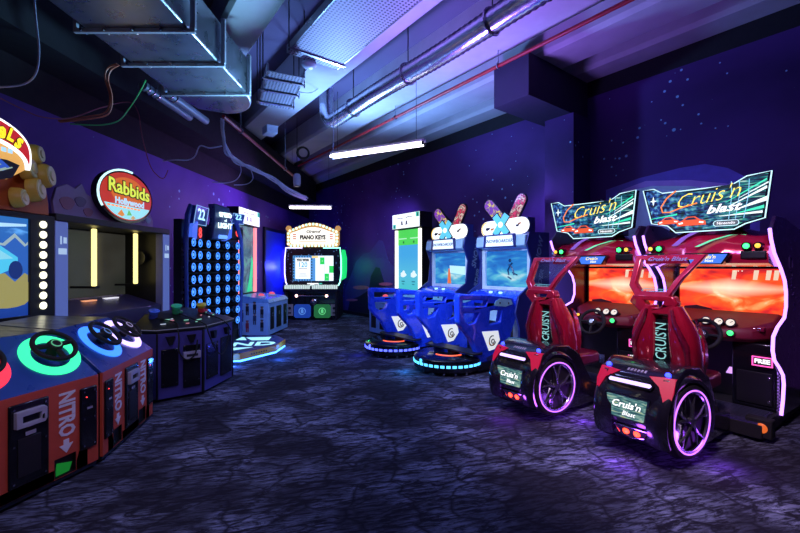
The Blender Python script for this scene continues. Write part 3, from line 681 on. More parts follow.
    hr = mb(RED).loft([rg(1, -.03), rg(1.03, .0), rg(1, .045), rg(.78, .045), rg(.76, .01), rg(.78, -.03), rg(1, -.03)], caps=False).build('headrest_frame', t, bevel=.006)
    ac = mb(ACR).loft([rg(.785, .006), rg(.785, .010)]).build('acrylic_window', hr, smooth=0)
    tl = V((.54, 0, 0)).normalized(); dz = V((0, .2, .36)).normalized()
    o = V((-.06, Y(3.855), 1.285))
    g = mb(E('frosted_print', (.25, .75, .9), .45)).tube([o + XA*((.085 if cos(a) > 0 else -.085) + .022*cos(a)) + dz*(.022*sin(a)) for a in [k*pi/8+.01 for k in range(16)]], .003, 5, True).text('Nintendo', o, XA, dz, .036, .002).build('window_print', hr)
    g = mb(E('header_print', (.3, .25, .75), .6)).text("Cruis'n Blast", (-.02, Y(3.975), 1.565), XA, dz, .06, .003, .3).build('header_lettering', hr)
    return t
r1 = racer('red driving game nearest the camera, at the right edge, with a candy red seat')
r1.location = RW(-1.35, 4.5); r1.rotation_euler = (0, 0, RROT - radians(2))
r2 = copy_tree(r1); r2.location = RW(-2.45, 4.5); r2['label'] = 'red driving game between the blue snowboard ride and the nearest red driving game'

# ------------------------------------------------------------------ blue snowboard rides
BLUE = M('blue_moulding', (.016, .07, .95), .28, coat=.5, var=.08)
BLUED = M('navy_cabinet', (.02, .03, .2), .35, coat=.3)
ICE = M('ice_blue_panel', (.5, .74, .9), .4)
LTB = M('pale_blue_frame', (.78, .9, .97), .4)
def b_snow(nt, g):
    s = sep(nt, g)
    r = ramp(nt, [(.25, (.01, .10, .55)), (.45, (.02, .25, .75)), (.58, (.12, .6, .85)), (.75, (.7, .95, 1))])
    n1 = noise(nt, mapped(nt, g, (1, 1, 2.2), (0, .6, 0)), 2.0, 3, .8)
    nt.links.new(math_(nt, 'ADD', math_(nt, 'MULTIPLY', n1, .75), math_(nt, 'MULTIPLY', math_(nt, 'SUBTRACT', .55, math_(nt, 'ABSOLUTE', math_(nt, 'SUBTRACT', s[2], .35))), .35)), r.inputs[0])
    return r.outputs[0]
SNOW = emit_tex('snow_slope_picture', .85, b_snow)
def b_board(c1, c2, c3):
    def f(nt, g):
        r = ramp(nt, [(.36, c1), (.5, c2), (.6, c3), (.7, (.02, .02, .05))]); nt.links.new(noise(nt, mapped(nt, g, (2.5, 1, 2.5)), 2.6, 3, 1), r.inputs[0]); return r.outputs[0]
    return f
BD1 = emit_tex('violet_board_print', 1.0, b_board((.25, .04, .55), (.12, .03, .35), (.95, .75, .05)))
BD2 = emit_tex('red_board_print', 1.0, b_board((.75, .04, .12), (.15, .02, .03), (.9, .7, .6)))
BD3 = E('white_board_print', (.95, .98, 1), 1.35)
CYX = E('cyan_x_light', (.12, .6, .85), 1.0); STRIPL = E('ice_strip_light', (.35, .8, 1), 2.2)
def board_outline(L, W, n=10):
    r = W/2
    return [(L/2-r + r*cos(a), r*sin(a)) for a in [-pi/2 + pi*k/n for k in range(n+1)]] + [(-L/2+r - r*cos(a), -r*sin(a)) for a in [-pi/2 + pi*k/n for k in range(n+1)]]
def snow_ride(label, strip_mat, twin):
    t = thing('snowboard_arcade_machine', label, 'arcade machine', group='blue snowboarding arcade machines')
    Y = lambda D: D-4.6
    c0 = Y(4.12)
    # platform
    b = mb(BLKG).lathe([(.02, .04), (.48, .04), (.5, .06), (.5, .205), (.47, .225), (.02, .225)], (0, c0, 0), ZA, 48)
    b.box(-.5, .5, Y(4.3), Y(5.25), .03, .15); b = b.build('platform', t)
    for k in range(26):
        a = pi + pi*(k+.5)/26 if 0 else pi*1.0 + (k-3.5)*pi/19
        if k % 1 == 0 and k < 26:
            a0, a1 = a - .056, a + .056
            mb(strip_mat).loft([[(r*cos(x), c0 + r*sin(x), z) for r, z in ((.497, .12), (.508, .12), (.508, .155), (.497, .155))] for x in (a0, (a0+a1)/2, a1)]).build('edge_light', b)
    for k in range(9):
        a = pi + .1 + k*.36; mb(CHROME).cyl((.45*cos(a), c0+.45*sin(a), 0), (.45*cos(a), c0+.45*sin(a), .05), .018, n=8).build('foot', b)
    ol = board_outline(1.05, .24)
    bd = mb(BLK).prism([(x, y+c0+.12) for x, y in ol], .27, .295, 'z').cyl((0, c0+.12, .22), (0, c0+.12, .28), .09).build('riding_board', t, bevel=.006)
    mb(E('red_arc_light', (1, .12, .05), 1.6)).torus((0, c0+.02, .228), ZA, .22, .012, 16, 6, pi*1.2, pi*1.8).build('red_arc_light', b)
    # railings
    out = [(3.87, 1.09), (3.9, 1.125), (4.5, 1.09), (5.0, 1.03), (5.1, 1.0), (5.12, .72), (5.0, .5), (4.94, .3), (4.93, .02), (4.26, .02), (4.24, .3), (4.12, .5), (3.96, .65), (3.88, .74)]
    def hole(p): return [(Y(d), z) for d, z in p]
    hs = [hole([(3.96, 1.04), (4.46, 1.015), (4.42, .935), (3.96, .95)]), hole([(3.97, .86), (4.28, .85), (4.2, .72), (4.08, .705), (3.99, .76)]), hole([(4.52, .86), (4.78, .86), (4.74, .68), (4.5, .66)])]
    for sx in (-1, 1):
        x0, x1 = sx*.42-.05, sx*.42+.05
        rl = mb(BLUE).plate([(Y(d), z) for d, z in out], hs, x0, x1, 'x').build('railing', t, bevel=.022, seg=3, smooth=50)
        for xs in (x0-.006, x1+.001):
            g = mb(E('white_rail_print', (.9, .95, 1), .75)).prism([(Y(d), z) for d, z in ((4.33, .58), (4.68, .56), (4.72, .42), (4.6, .3), (4.48, .29))], xs, xs+.005, 'x')
            xt = xs - .002 if xs < x0 else xs + .007
            sg = -1 if xs < x0 else 1
            g.m(INK).torus((xt, Y(4.55), .43), XA, .07, .009, 18, 4, .4, 5.2).torus((xt, Y(4.56), .42), XA, .03, .009, 12, 4)
            g.m(M('orange_print', (.7, .25, .03), .5)).torus((xt, Y(4.53), .41), XA, .05, .007, 12, 4, 2, 5)
            g.build('rail_emblem', rl)
            q = mb(M('ice_sticker', (.35, .8, 1), .4)).prism([(Y(d), z) for d, z in ((4.62, .99), (4.72, 1.03), (4.98, 1.0), (5.02, .93), (4.85, .9), (4.6, .93))], xs, xs+.005, 'x')
            q.m(INK).cyl((xt, Y(4.72), .965), (xt + .001*sg, Y(4.72), .965), .015, n=8).cyl((xt, Y(4.92), .95), (xt+.001*sg, Y(4.92), .95), .015, n=8)
            q.build('rail_sticker', rl)
            mb(BLUED).prism([(Y(d), z) for d, z in ((4.42, .2), (4.56, .23), (4.74, .22), (4.72, .14), (4.46, .13))], xs, xs+.004, 'x').build('rail_recess', rl)
        mb(BLK).box(sx*.42-.065, sx*.42+.065, Y(4.24), Y(4.9), .03, .1).build('railing_foot', rl, bevel=.01)
    # cabinet
    side = [(Y(5.12), .04), (Y(5.12), .55), (Y(5.02), .8), (Y(5.1), 1.05), (Y(5.36), 1.2), (Y(5.42), 1.6), (Y(5.3), 1.86), (Y(5.36), 2.04), (Y(6.0), 2.06), (Y(6.05), .04)]
    for sx in (-1, 1):
        a, c = (.5, .53) if sx > 0 else (-.53, -.5)
        s = mb(BLUED).prism(side, a, c, 'x').build('side_panel', t, bevel=.004)
        g = mb(M('pale_side_print', (.22, .3, .5), .5))
        g.text('SNOW', (sx*.533, Y(5.62), 1.72), (0, .3*sx, -1) if sx < 0 else (0, .25, .95), (0, 1, .3) if sx < 0 else (0, -.95, .25), .16, .002, .15, 1, .004)
        g.text('BOARDER', (sx*.533, Y(5.62), 1.15), (0, .3*sx, -1) if sx < 0 else (0, .25, .95), (0, 1, .3) if sx < 0 else (0, -.95, .25), .14, .002, .15, 1, .004)
        g.build('side_lettering', s)
    mb(BLUED).box(-.5, .5, Y(5.52), Y(6.03), .04, 2.02).build('cabinet_body', t)
    f = mb(ICE).box(-.5, .5, Y(5.26), Y(5.52), .04, .9).build('lower_front', t, bevel=.01)
    g = mb(BLK).box(-.3, -.05, Y(5.25), Y(5.262), .2, .6).box(.05, .3, Y(5.25), Y(5.262), .2, .6).build('coin_doors', f, bevel=.004)
    # console shelf
    sh = mb(BLUE).prism([(Y(5.1), .88), (Y(5.04), .98), (Y(5.16), 1.06), (Y(5.52), 1.12), (Y(5.52), .88)], -.498, .498, 'x').build('control_shelf', t, bevel=.012)
    g = mb(M('console_print', (.2, .35, .6), .4))
    for k in range(14): g.box(-.44+.065*k, -.40+.065*k, Y(5.22+.05*(k % 3)), Y(5.24+.05*(k % 3)), 1.06, 1.095)
    g.m(E('console_button', (.4, .8, 1), 1.6)).cyl((-.1, Y(5.2), 1.05), (-.1, Y(5.2), 1.09), .03).cyl((.1, Y(5.2), 1.05), (.1, Y(5.2), 1.09), .03).build('buttons', sh)
    # screen
    fr = mb(LTB).plate([(-.5, 1.1), (.5, 1.1), (.5, 1.82), (-.5, 1.82)], [[(-.43, 1.16), (.43, 1.16), (.43, 1.76), (-.43, 1.76)]], Y(5.44), Y(5.52), 'y').build('screen_frame', t, bevel=.008)
    sc = mb(SNOW).box(-.435, .435, Y(5.485), Y(5.52), 1.155, 1.765).build('screen', t)
    g = MB()
    if twin:
        g.m(E('orange_trail', (.9, .2, .06), .8)).prism([(-.08, 1.17), (.02, 1.17), (-.01, 1.46), (-.05, 1.46)], Y(5.478), Y(5.484), 'y')
        g.m(E('pale_screen_card', (.55, .9, 1), .9)).prism([(-.02, 1.52), (.42, 1.5), (.42, 1.34), (.0, 1.38)], Y(5.478), Y(5.484), 'y')
    else:
        fig = E('rider_shape', (.0, .04, .16), .5)
        g.m(fig).tube([(.05, Y(5.48), 1.36), (.03, Y(5.48), 1.44), (.08, Y(5.48), 1.52), (.12, Y(5.48), 1.56)], .016, 5).tube([(.15, Y(5.48), 1.36), (.14, Y(5.48), 1.42), (.10, Y(5.48), 1.50), (.05, Y(5.48), 1.53)], .016, 5)
        g.ball((.07, Y(5.48), 1.6), .03, 1, .2, 1, 10).tube([(.03, Y(5.48), 1.33), (.1, Y(5.48), 1.29)], .012, 4).tube([(.12, Y(5.48), 1.40), (.22, Y(5.48), 1.36)], .012, 4)
    g.build('screen_figure', sc)
    # header
    hd = mb(ICE).prism([(Y(5.28), 1.83), (Y(5.3), 2.0), (Y(5.52), 2.03), (Y(5.52), 1.80), (Y(5.4), 1.8)], -.498, .498, 'x').build('header', t, bevel=.012)
    g = mb(E('header_backlight', (.75, .92, 1), 1.25)).prism([(-.24, 2.005), (.27, 2.005), (.29, 1.835), (-.26, 1.835)], Y(5.255), Y(5.285), 'y')
    g.m(E('blue_header_ink', (.02, .12, .6), .3)).text('SNOWBOARDER', (.015, Y(5.25), 1.915), XA, ZA, .078, .003, .2, .95, .001).build('header_sign', hd)
    mb(BLUED).plate([(-.30, 2.03), (.33, 2.03), (.34, 1.81), (-.32, 1.81)], [[(-.26, 2.005), (.28, 2.005), (.3, 1.835), (-.28, 1.835)]], Y(5.262), Y(5.292), 'y').build('sign_border', hd, bevel=.004)
    # crossed boards and X
    def board(name, mt, L, W, cx, cz, ang, y, edge):
        o2 = [(cx + a*cos(ang) - q*sin(ang), cz + a*sin(ang) + q*cos(ang)) for a, q in board_outline(L, W)]
        p_ = mb(edge).prism(o2, y, y+.04, 'y').build(name, t, bevel=.008)
        o3 = [(cx + a*cos(ang) - q*sin(ang), cz + a*sin(ang) + q*cos(ang)) for a, q in board_outline(L-.04, W-.04)]
        mb(mt).prism(o3, y-.006, y, 'y').build('board_print', p_, smooth=0); return p_
    w_ = board('level_snowboard', BD3, .98, .27, -.05, 2.16, .03, Y(5.46), BD3)
    g = MB()
    g.m(E('gold_board_rim', (1, .62, .08), .9)).tube([(-.40 + .11*cos(a), Y(5.452), 2.15 + .115*sin(a)) for a in [pi*.5 + pi*k/10 for k in range(11)]], .011, 5)
    for x, z, s, mt in ((-.38, 2.15, .8, INK), (-.28, 2.14, .6, M('orange_print')), (.28, 2.2, .5, M('orange_print')), (.24, 2.17, .55, INK)):
        g.m(mt).prism([(x+s*a, z+s*c) for a, c in ((-.07, -.02), (-.03, .035), (.04, .03), (.08, .05), (.05, -.01), (.0, -.035))], Y(5.448), Y(5.453), 'y')
    g.build('board_marks', w_)
    board('violet_snowboard', BD1, .66, .23, -.28, 2.42, radians(133), Y(5.54), BLK)
    board('red_snowboard', BD2, .52, .22, .13, 2.48, radians(60), Y(5.6), BLK)
    x_ = MB()
    def bar(ang, mt, k, y): 
        o2 = [(-.05 + a*cos(ang) - q*sin(ang), 2.2 + a*sin(ang) + q*cos(ang)) for a, q in ((-.2*k, -.055*k), (.2*k, -.055*k), (.2*k, .055*k), (-.2*k, .055*k))]
        x_.m(mt).prism(o2, y, y+.02, 'y')
    for a in (radians(52), radians(128)): bar(a, BLKG, 1.13, Y(5.40)); bar(a, CYX, 1.0, Y(5.385))
    x_.m(E('x_core', (.8, 1, 1), 1.6)).lathe([(.05, 0), (.04, .008)], (-.05, Y(5.384), 2.2), -YA, 14)
    x_.build('x_emblem', t)
    mb(BLUED).box(-.4, .4, Y(5.5), Y(5.7), 2.02, 2.3).build('sign_post', t)
    return t
s1 = snow_ride('blue snowboard game next to the red driving games, pale cyan lights around its base', E('cyan_base_light', (.10, .55, 1), 2.0), False); s1.location = RW(-4.28, 4.6); s1.rotation_euler = (0, 0, RROT)
s2 = snow_ride('blue snowboard game further back beside the tall green screen, deep blue lights around its base', E('deep_blue_base_light', (.09, .12, 1), 2.6), True); s2.location = RW(-5.62, 4.6); s2.rotation_euler = (0, 0, RROT)
# ------------------------------------------------------------------ tall screen games (one at the right wall, one at the left wall)
LBOX = M('powder_blue_panel', (.26, .5, .95), .45)
def b_cross(nt, g):
    s = sep(nt, g)
    r = ramp(nt, [(0, (.06, .62, .62)), (.3, (.10, .55, .8)), (.6, (.06, .42, .85)), (1, (.06, .42, .85))]); nt.links.new(s[2], r.inputs[0])
    return r.outputs[0]
CROSS = emit_tex('blue_game_picture', .95, b_cross)
def b_mural(nt, g):
    r = ramp(nt, [(.3, (.03, .08, .16)), (.5, (.10, .25, .42)), (.62, (.16, .45, .5)), (.75, (.05, .6, .35))])
    nt.links.new(noise(nt, mapped(nt, g, (1.5, 1, 3)), 2, 4, 1.2), r.inputs[0]); return r.outputs[0]
DIMPIC = emit_tex('dim_game_picture', .55, b_mural)
def tower_game(label, pillar, pic, bright, stickers, dy=0, dep=.42):
    t = thing('tall_screen_arcade_machine', label, 'arcade machine')
    # local: player looks +y
    bx = mb(LBOX).box(-.6, .6, .02, .72, .03, .72).build('front_box', t, bevel=.012)
    tp = mb(M('box_top_print', (.12, .3, .65), .3)).loft([[(-.6, .0, .72), (.6, .0, .72), (.6, .72, .72), (-.6, .72, .72)], [(-.57, .06, .80), (.57, .06, .80), (.57, .70, .88), (-.57, .70, .88)]]).build('control_top', bx, bevel=.006)
    for x in (-.3, .3):
        mb(M('button_base', (.5, .55, .6), .3)).lathe([(.1, 0), (.09, .02), (.07, .03)], (x, .3, .83), (0, -.1, 1), 18).m(E('coral_button', (1, .12, .2), .8)).lathe([(.065, .03), (.06, .06), (.02, .075)], (x, .3, .83), (0, -.1, 1), 18).build('big_button', tp)
    for x, w_ in ((-.4, .2), (0, .28), (.4, .2)):
        d = mb(BLK).box(x-w_/2, x+w_/2, .008, .02, .14, .62).m(CHROME)
        for z in (.18, .58): d.cyl((x+w_/2-.03, .008, z), (x+w_/2-.03, -.002, z), .012, n=8)
        d.m(M('coin_slot_plate', (.3, .3, .35), .3, .8)).box(x-.03, x+.03, .0, .008, .42, .5); d.build('service_door', bx, bevel=.004)
    if stickers:
        for sx in (-1, 1):
            g = MB(); random.seed(5)
            figs = ((.16, .50, 'k'), (.16, .22, 'k'), (.32, .36, 'b'), (.32, .60, 'k'), (.48, .56, 'k'), (.48, .2, 'r'), (.6, .42, 'b'), (.62, .15, 'k'))
            fm = {'k': INK, 'b': M('slate_print', (.03, .05, .14), .5), 'r': M('brick_print', (.28, .03, .06), .5)}
            for y, z, c in figs:      # plain blocky people printed on the side
                x = sx*.601; q = lambda a, b_, lo, hi: g.box(min(x, x+sx*.003), max(x, x+sx*.003), y+a, y+b_, z+lo, z+hi)
                g.m(M('skin_print', (.32, .2, .18), .5)); q(-.025, .025, .09, .13)
                g.m(fm[c]); q(-.035, .035, -.02, .09); q(-.03, .03, .125, .15); q(-.03, -.006, -.1, -.02); q(.006, .03, -.1, -.02)
            g.build('printed_figures', bx, smooth=0)
    cab = mb(BLK).box(-.5, .5, .80, .8+dep, .03, 2.44).build('tower_body', t, bevel=.006)
    sc = mb(pic).box(-.40, .40, .785, .80, .9, 2.42).build('screen', t, smooth=0)
    g = MB()
    if bright:
        g.m(E('leaf_green_band', (.08, .75, .10), .9)).box(-.40, .40, .776, .784, 2.06, 2.42)
        g.m(E('pale_band_line', (.5, 1, .6), .9)).box(-.36, -.05, .771, .775, 2.2, 2.225).box(.08, .38, .771, .775, 2.2, 2.225)
        g.m(E('dark_green_mark', (.02, .3, .05), .6)).box(-.2, -.15, .771, .775, 2.1, 2.15).box(.2, .25, .771, .775, 2.1, 2.15)
        wc = E('white_cloud_picture', (.8, .95, 1), .95)
        for x in (-.2, .2):
            g.m(wc).prism([(x+.11*cos(a)*(1+.2*cos(3*a)), 1.36+.06*sin(a)) for a in [k*pi/8 for k in range(16)]], .776, .784, 'y').prism([(x+.05*cos(a)+.02, 1.41+.05*sin(a)) for a in [k*pi/6 for k in range(12)]], .775, .783, 'y')
            g.m(E('teal_mark', (.02, .25, .35), .6)).box(x-.06, x+.06, .776, .784, 1.19, 1.215).box(x-.04, x+.04, .776, .784, 1.13, 1.15)
    else:
        g.m(E('green_streak', (.03, .8, .35), .8)).prism([(.05, .92), (.3, .92), (.36, 1.6), (.3, 1.75), (.2, 1.3)], .777, .784, 'y')
    g.build('screen_graphics', sc, smooth=0)
    for sx in (-1, 1): mb(pillar).box(sx*.455-.034, sx*.455+.034, .74, .80, .9, 2.42).build('light_pillar', t, bevel=.006)
    hd = mb(BLK).box(-.54, .54, .70, .8+dep*.7, 2.44, 2.80).build('header_box', t, bevel=.006)
    pn = mb(E('header_backlight')if 0 else WHITE).box(-.525, .525, .69, .70, 2.455, 2.79).build('header_panel', hd, smooth=0)
    g = mb(M('grey_print')).tube([(-.34, .687, 2.69), (-.2, .687, 2.70), (-.1, .687, 2.68)], .010, 4).tube([(.02, .687, 2.69), (.14, .687, 2.71), (.28, .687, 2.70)], .010, 4)
    for x in (-.16, .02): g.box(x, x+.05, .685, .69, 2.54, 2.62).box(x-.02, x+.07, .685, .69, 2.53, 2.55)
    g.m(E('mint_print', (.1, .8, .6), .7)).box(-.5, -.38, .685, .69, 2.46, 2.56).box(.4, .52, .685, .69, 2.68, 2.785)
    g.m(INK).box(-.45, -.42, .683, .686, 2.47, 2.54).box(.46, .49, .683, .686, 2.69, 2.77)
    g.build('header_print', pn, smooth=0)
    return t
g1 = tower_game('tall narrow game with a green and blue screen behind the blue snowboard games', E('warm_pillar_light', (1, .97, .78), 2.0), CROSS, True, False)
g1.location = RW(-7.1, 4.9); g1.rotation_euler = (0, 0, RROT); g1.scale = (.93, .9, .965)
g2 = tower_game('tall narrow game with red lit pillars and a blue printed box against the left wall', E('red_pillar_light', (1, .22, .25), 1.7), DIMPIC, False, True, 0, .24)
g2.location = (-2.74, 9.1, 0); g2.rotation_euler = (0, 0, LROT)

# ------------------------------------------------------------------ grand piano game in the far corner
def piano():
    t = thing('piano_arcade_machine', 'grand piano game with bulb framed sign standing in the far corner', 'arcade machine', (-2.47, 11.35, 0), 0)
    W = .76
    mb(BLK).box(-.74, .74, .12, .8, .03, 2.05).build('cabinet_body', t, bevel=.01)
    # screen surround
    ol = [(-.72, .96), (.72, .96), (.76, 1.06), (.79, 1.3), (.79, 1.7), (.76, 2.02), (-.76, 2.02), (-.79, 1.7), (-.79, 1.3), (-.76, 1.06)]
    m = bpy.data.materials.new('glitter_surround'); nt = nodes(m)
    out = nn(nt, 'ShaderNodeOutputMaterial'); p = nn(nt, 'ShaderNodeBsdfPrincipled', Roughness=.3); nt.links.new(p.outputs[0], out.inputs[0])
    tc = nn(nt, 'ShaderNodeTexCoord'); vo = nn(nt, 'ShaderNodeTexVoronoi', Scale=11.0); nt.links.new(tc.outputs['Object'], vo.inputs['Vector'])
    r = ramp(nt, [(.16, (.3, .55, .75)), (.26, (.006, .008, .02))]); nt.links.new(vo.outputs['Distance'], r.inputs[0]); nt.links.new(r.outputs[0], p.inputs['Base Color'])
    su = mb(m).plate(ol, [[(-.58, 1.09), (.58, 1.09), (.58, 1.81), (-.58, 1.81)]], .0, .12, 'y').build('screen_surround', t, bevel=.006)
    def strip(pts, mt, nm): mb(mt).tube(pts, .017, 8).build(nm, su)
    strip([(-.72, -.005, .955), (-.77, -.005, 1.06), (-.8, -.005, 1.3), (-.8, -.005, 1.7), (-.77, -.005, 2.03), (-.3, -.005, 2.03)], E('lavender_strip', (.55, .5, 1), 3), 'neon_strip')
    strip([(.72, -.005, .955), (.77, -.005, 1.06), (.8, -.005, 1.3), (.8, -.005, 1.7), (.77, -.005, 2.03), (.3, -.005, 2.03)], E('mint_strip', (.25, 1, .65), 3.5), 'neon_strip')
    for sx, c, e in ((-1, (.03, .02, 1), .9), (1, (.01, .75, .18), .9)):
        mb(E('side_glow_blue' if sx < 0 else 'side_glow_green', c, e)).prism([(sx*.80, 1.1), (sx*.93, 1.18), (sx*.95, 1.4), (sx*.95, 1.75), (sx*.90, 1.98), (sx*.80, 1.98)], .10, .12, 'y').build('added_glow_fin', su)  # added fins that glow in place of coloured light on the wall
    sc = mb(E('sky_blue_screen', (.10, .35, .8), .9)).box(-.585, .585, .055, .12, 1.085, 1.815).build('screen', t, smooth=0)
    g = mb(INK)
    def dash(x0, x1, z0, z1): g.box(x0, x1, .048, .054, z0, z1)
    for k in range(7): dash(-.56+.075*k, -.53+.075*k, 1.10, 1.13); dash(-.56+.075*k, -.53+.075*k, 1.76, 1.79)
    for k in range(8): dash(-.575, -.545, 1.13+.08*k, 1.17+.08*k); dash(-.06, -.03, 1.13+.08*k, 1.17+.08*k)
    g.m(E('white_card', (.9, .97, 1), 1.2)).box(-.51, -.085, .046, .052, 1.15, 1.75)
    g.m(INK).text('YOU WON', (-.30, .043, 1.68), XA, ZA, .10, .003, 0, .68, .008)
    g.m(E('aqua_numeral', (.04, .45, .75), .9)).text('120', (-.30, .043, 1.545), XA, ZA, .2, .003, 0, .9, .003)
    g.m(M('grey_print')).box(-.42, -.17, .043, .047, 1.43, 1.445).box(-.40, -.2, .043, .047, 1.28, 1.295).box(-.42, -.16, .043, .047, 1.22, 1.235)
    g.m(E('white_lanes', (.85, .97, 1), 1.25)).box(.06, .575, .046, .054, 1.095, 1.805)
    g.m(E('lane_line', (.4, .65, .8), .7))
    for x in (.19, .32, .45): g.box(x-.004, x+.004, .042, .046, 1.095, 1.805)
    g.m(E('green_tile', (.03, .75, .12), .9))
    for x, z in ((.19, 1.56), (.45, 1.32), (.32, 1.1)): g.box(x+.006, x+.124, .040, .046, z, z+.2)
    g.m(E('green_tile_core', (.3, 1, .4), .9)).box(.24, .28, .037, .041, 1.64, 1.67).box(.37, .41, .037, .041, 1.18, 1.21)
    g.m(E('gold_score', (1, .75, .3), 1)).box(-.04, .14, .037, .046, 1.74, 1.8)
    g.build('screen_graphics', sc, smooth=0)
    kb = mb(BLKG).box(-.76, .76, -.30, .12, .80, .96).build('keyboard_shelf', t, bevel=.008)
    mb(WHITE).box(-.16, .16, -.008, .0, .985, 1.03).m(E('mint_print')).box(.18, .26, -.008, 0, .985, 1.03).build('name_strip', su)
    for k in range(2):
        x = -.72 + .76*k
        ky = mb(E('lit_white_keys', (.75, .95, .9), .75)).box(x, x+.70, -.30, -.05, .962, .985)
        ky.box(x, x+.70, -.312, -.30, .88, .975)
        ky.m(INK)
        for j in range(1, 14): ky.box(x+.05*j-.003, x+.05*j+.003, -.315, -.05, .88, .9865)
        for j in range(1, 14):
            if j % 7 not in (0, 3): ky.box(x+.05*j-.014, x+.05*j+.014, -.2, -.05, .985, 1.0)
        ky.build('keys', kb, smooth=0)
    lo = mb(BLKG).box(-.70, .70, -.12, .12, .03, .8).build('lower_cabinet', t, bevel=.01)
    mb(CHROME).cyl((-.44, -.16, .68), (.44, -.16, .68), .03).build('front_bar', lo)
    for x in (-.42, .42):
        mb(CHROME).lathe([(.05, 0), (.06, .05), (.02, .06)], (x, -.12, .68), -YA, 16).m(E('warm_button', (1, .55, .45), 5)).ball((x, -.19, .68), .04, 1, .6, 1, 12).build('lit_button', lo)
    mb(CHROME).lathe([(.1, 0), (.09, .05), (.05, .07)], (.06, -.12, .5), -YA, 20).build('round_emblem', lo)
    for x0, c, e, nm in ((-.5, (.03, .14, .9), .28, 'blue_speaker'), (.06, (.05, .42, .12), .26, 'green_speaker')):
        o2 = [(x0+.05, .06), (x0+.42, .06), (x0+.47, .11), (x0+.47, .38), (x0+.42, .44), (x0+.05, .44), (x0, .38), (x0, .11)]
        s = mb(E(nm + '_panel', c, e)).prism(o2, -.17, -.12, 'y').build('speaker_panel', lo, bevel=.01)
        mb(E(nm + '_emblem', tuple(min(1, q*2.2+.08) for q in c), .6)).torus((x0+.235, -.173, .25), YA, .09, .012, 20, 6).prism([(x0+.2, .2), (x0+.27, .2), (x0+.27, .28), (x0+.235, .33), (x0+.2, .28)], -.178, -.17, 'y').build('emblem', s)
    for sx in (-1, 1):
        c = mb(M('beige_panel', (.42, .4, .42), .5)).box(sx*.62-.09, sx*.62+.09, -.14, -.12, .12, .44).m(INK).cyl((sx*.62, -.142, .33), (sx*.62, -.147, .33), .04).box(sx*.62-.04, sx*.62+.04, -.146, -.14, .18, .22).build('coin_panel', lo)
        mb(BLK).box(sx*.70-.03, sx*.70+.03, -.28, .12, .03, .80).build('shelf_bracket', t)
    # sign
    top = [(.70 - 1.4*k/16, 2.52 + .22*cos((k-8)/8*pi/2)**1.2) for k in range(17)]
    so = [(-.74, 2.12), (-.68, 2.06), (.68, 2.06), (.74, 2.12), (.74, 2.48)] + top + [(-.74, 2.48)]
    sg = mb(E('glowing_amber_frame', (.95, .5, .16), .5)).prism(so, -.02, .14, 'y').ball((-.7, .05, 2.58), .085).ball((.7, .05, 2.58), .085).build('sign', t, bevel=.008)  # frame and end balls glow faintly themselves to look lit
    ins = [(x*.86, 2.34 + (z-2.36)*.72) for x, z in so]
    fc = mb(E('warm_sign_face', (1, .96, .86), 1.25)).prism(ins, -.032, -.02, 'y').build('sign_face', sg, smooth=0)
    g = mb(INK).text('PIANO KEYS', (0, -.036, 2.32), XA, ZA, .16, .004, 0, .82, .009).text('Grand', (0, -.036, 2.49), XA, ZA, .12, .004, .4, 1.3, .003)
    g.m(E('coral_print', (.9, .2, .15), .7))
    for x in (-.56, .48):
        for z in (2.27, 2.33, 2.39): g.box(x, x+.09, -.037, -.03, z, z+.03)
    g.m(E('amber_print', (.8, .5, .2), .7)).box(-.38, .38, -.037, -.03, 2.195, 2.21)
    g.build('sign_lettering', fc, smooth=0)
    def along(P, n):
        P = [V((x, 0, z)) for x, z in P]; P.append(P[0]); L = [0]
        for a_, b_ in zip(P, P[1:]): L.append(L[-1] + (b_-a_).length)
        for k in range(n):
            d = L[-1]*k/n
            for i in range(len(P)-1):
                if L[i] <= d < L[i+1]: yield P[i].lerp(P[i+1], (d-L[i])/(L[i+1]-L[i])); break
    locs = [(q.x*.93, -.04, 2.34 + (q.z-2.34)*.90) for q in along(so, 36)]
    bl = mb(E('warm_bulb', (1, .85, .55), 2.2)).ball((0, 0, 0), .036, 1, .7, 1, 10).build('bulb', sg); part_copies(bl, locs[::2])
    bl = mb(E('mint_bulb', (.55, 1, .75), 1.5)).ball((0, 0, 0), .036, 1, .7, 1, 10).build('bulb', sg); part_copies(bl, locs[1::2])
    mb(BLK).box(-.3, .3, .14, .3, 2.0, 2.4).build('sign_post', t)
    for x in (-.6, .6): mb(CHROME).cyl((x, -.06, 0), (x, -.06, .05), .03, n=10).build('foot', lo)
    return t
piano()

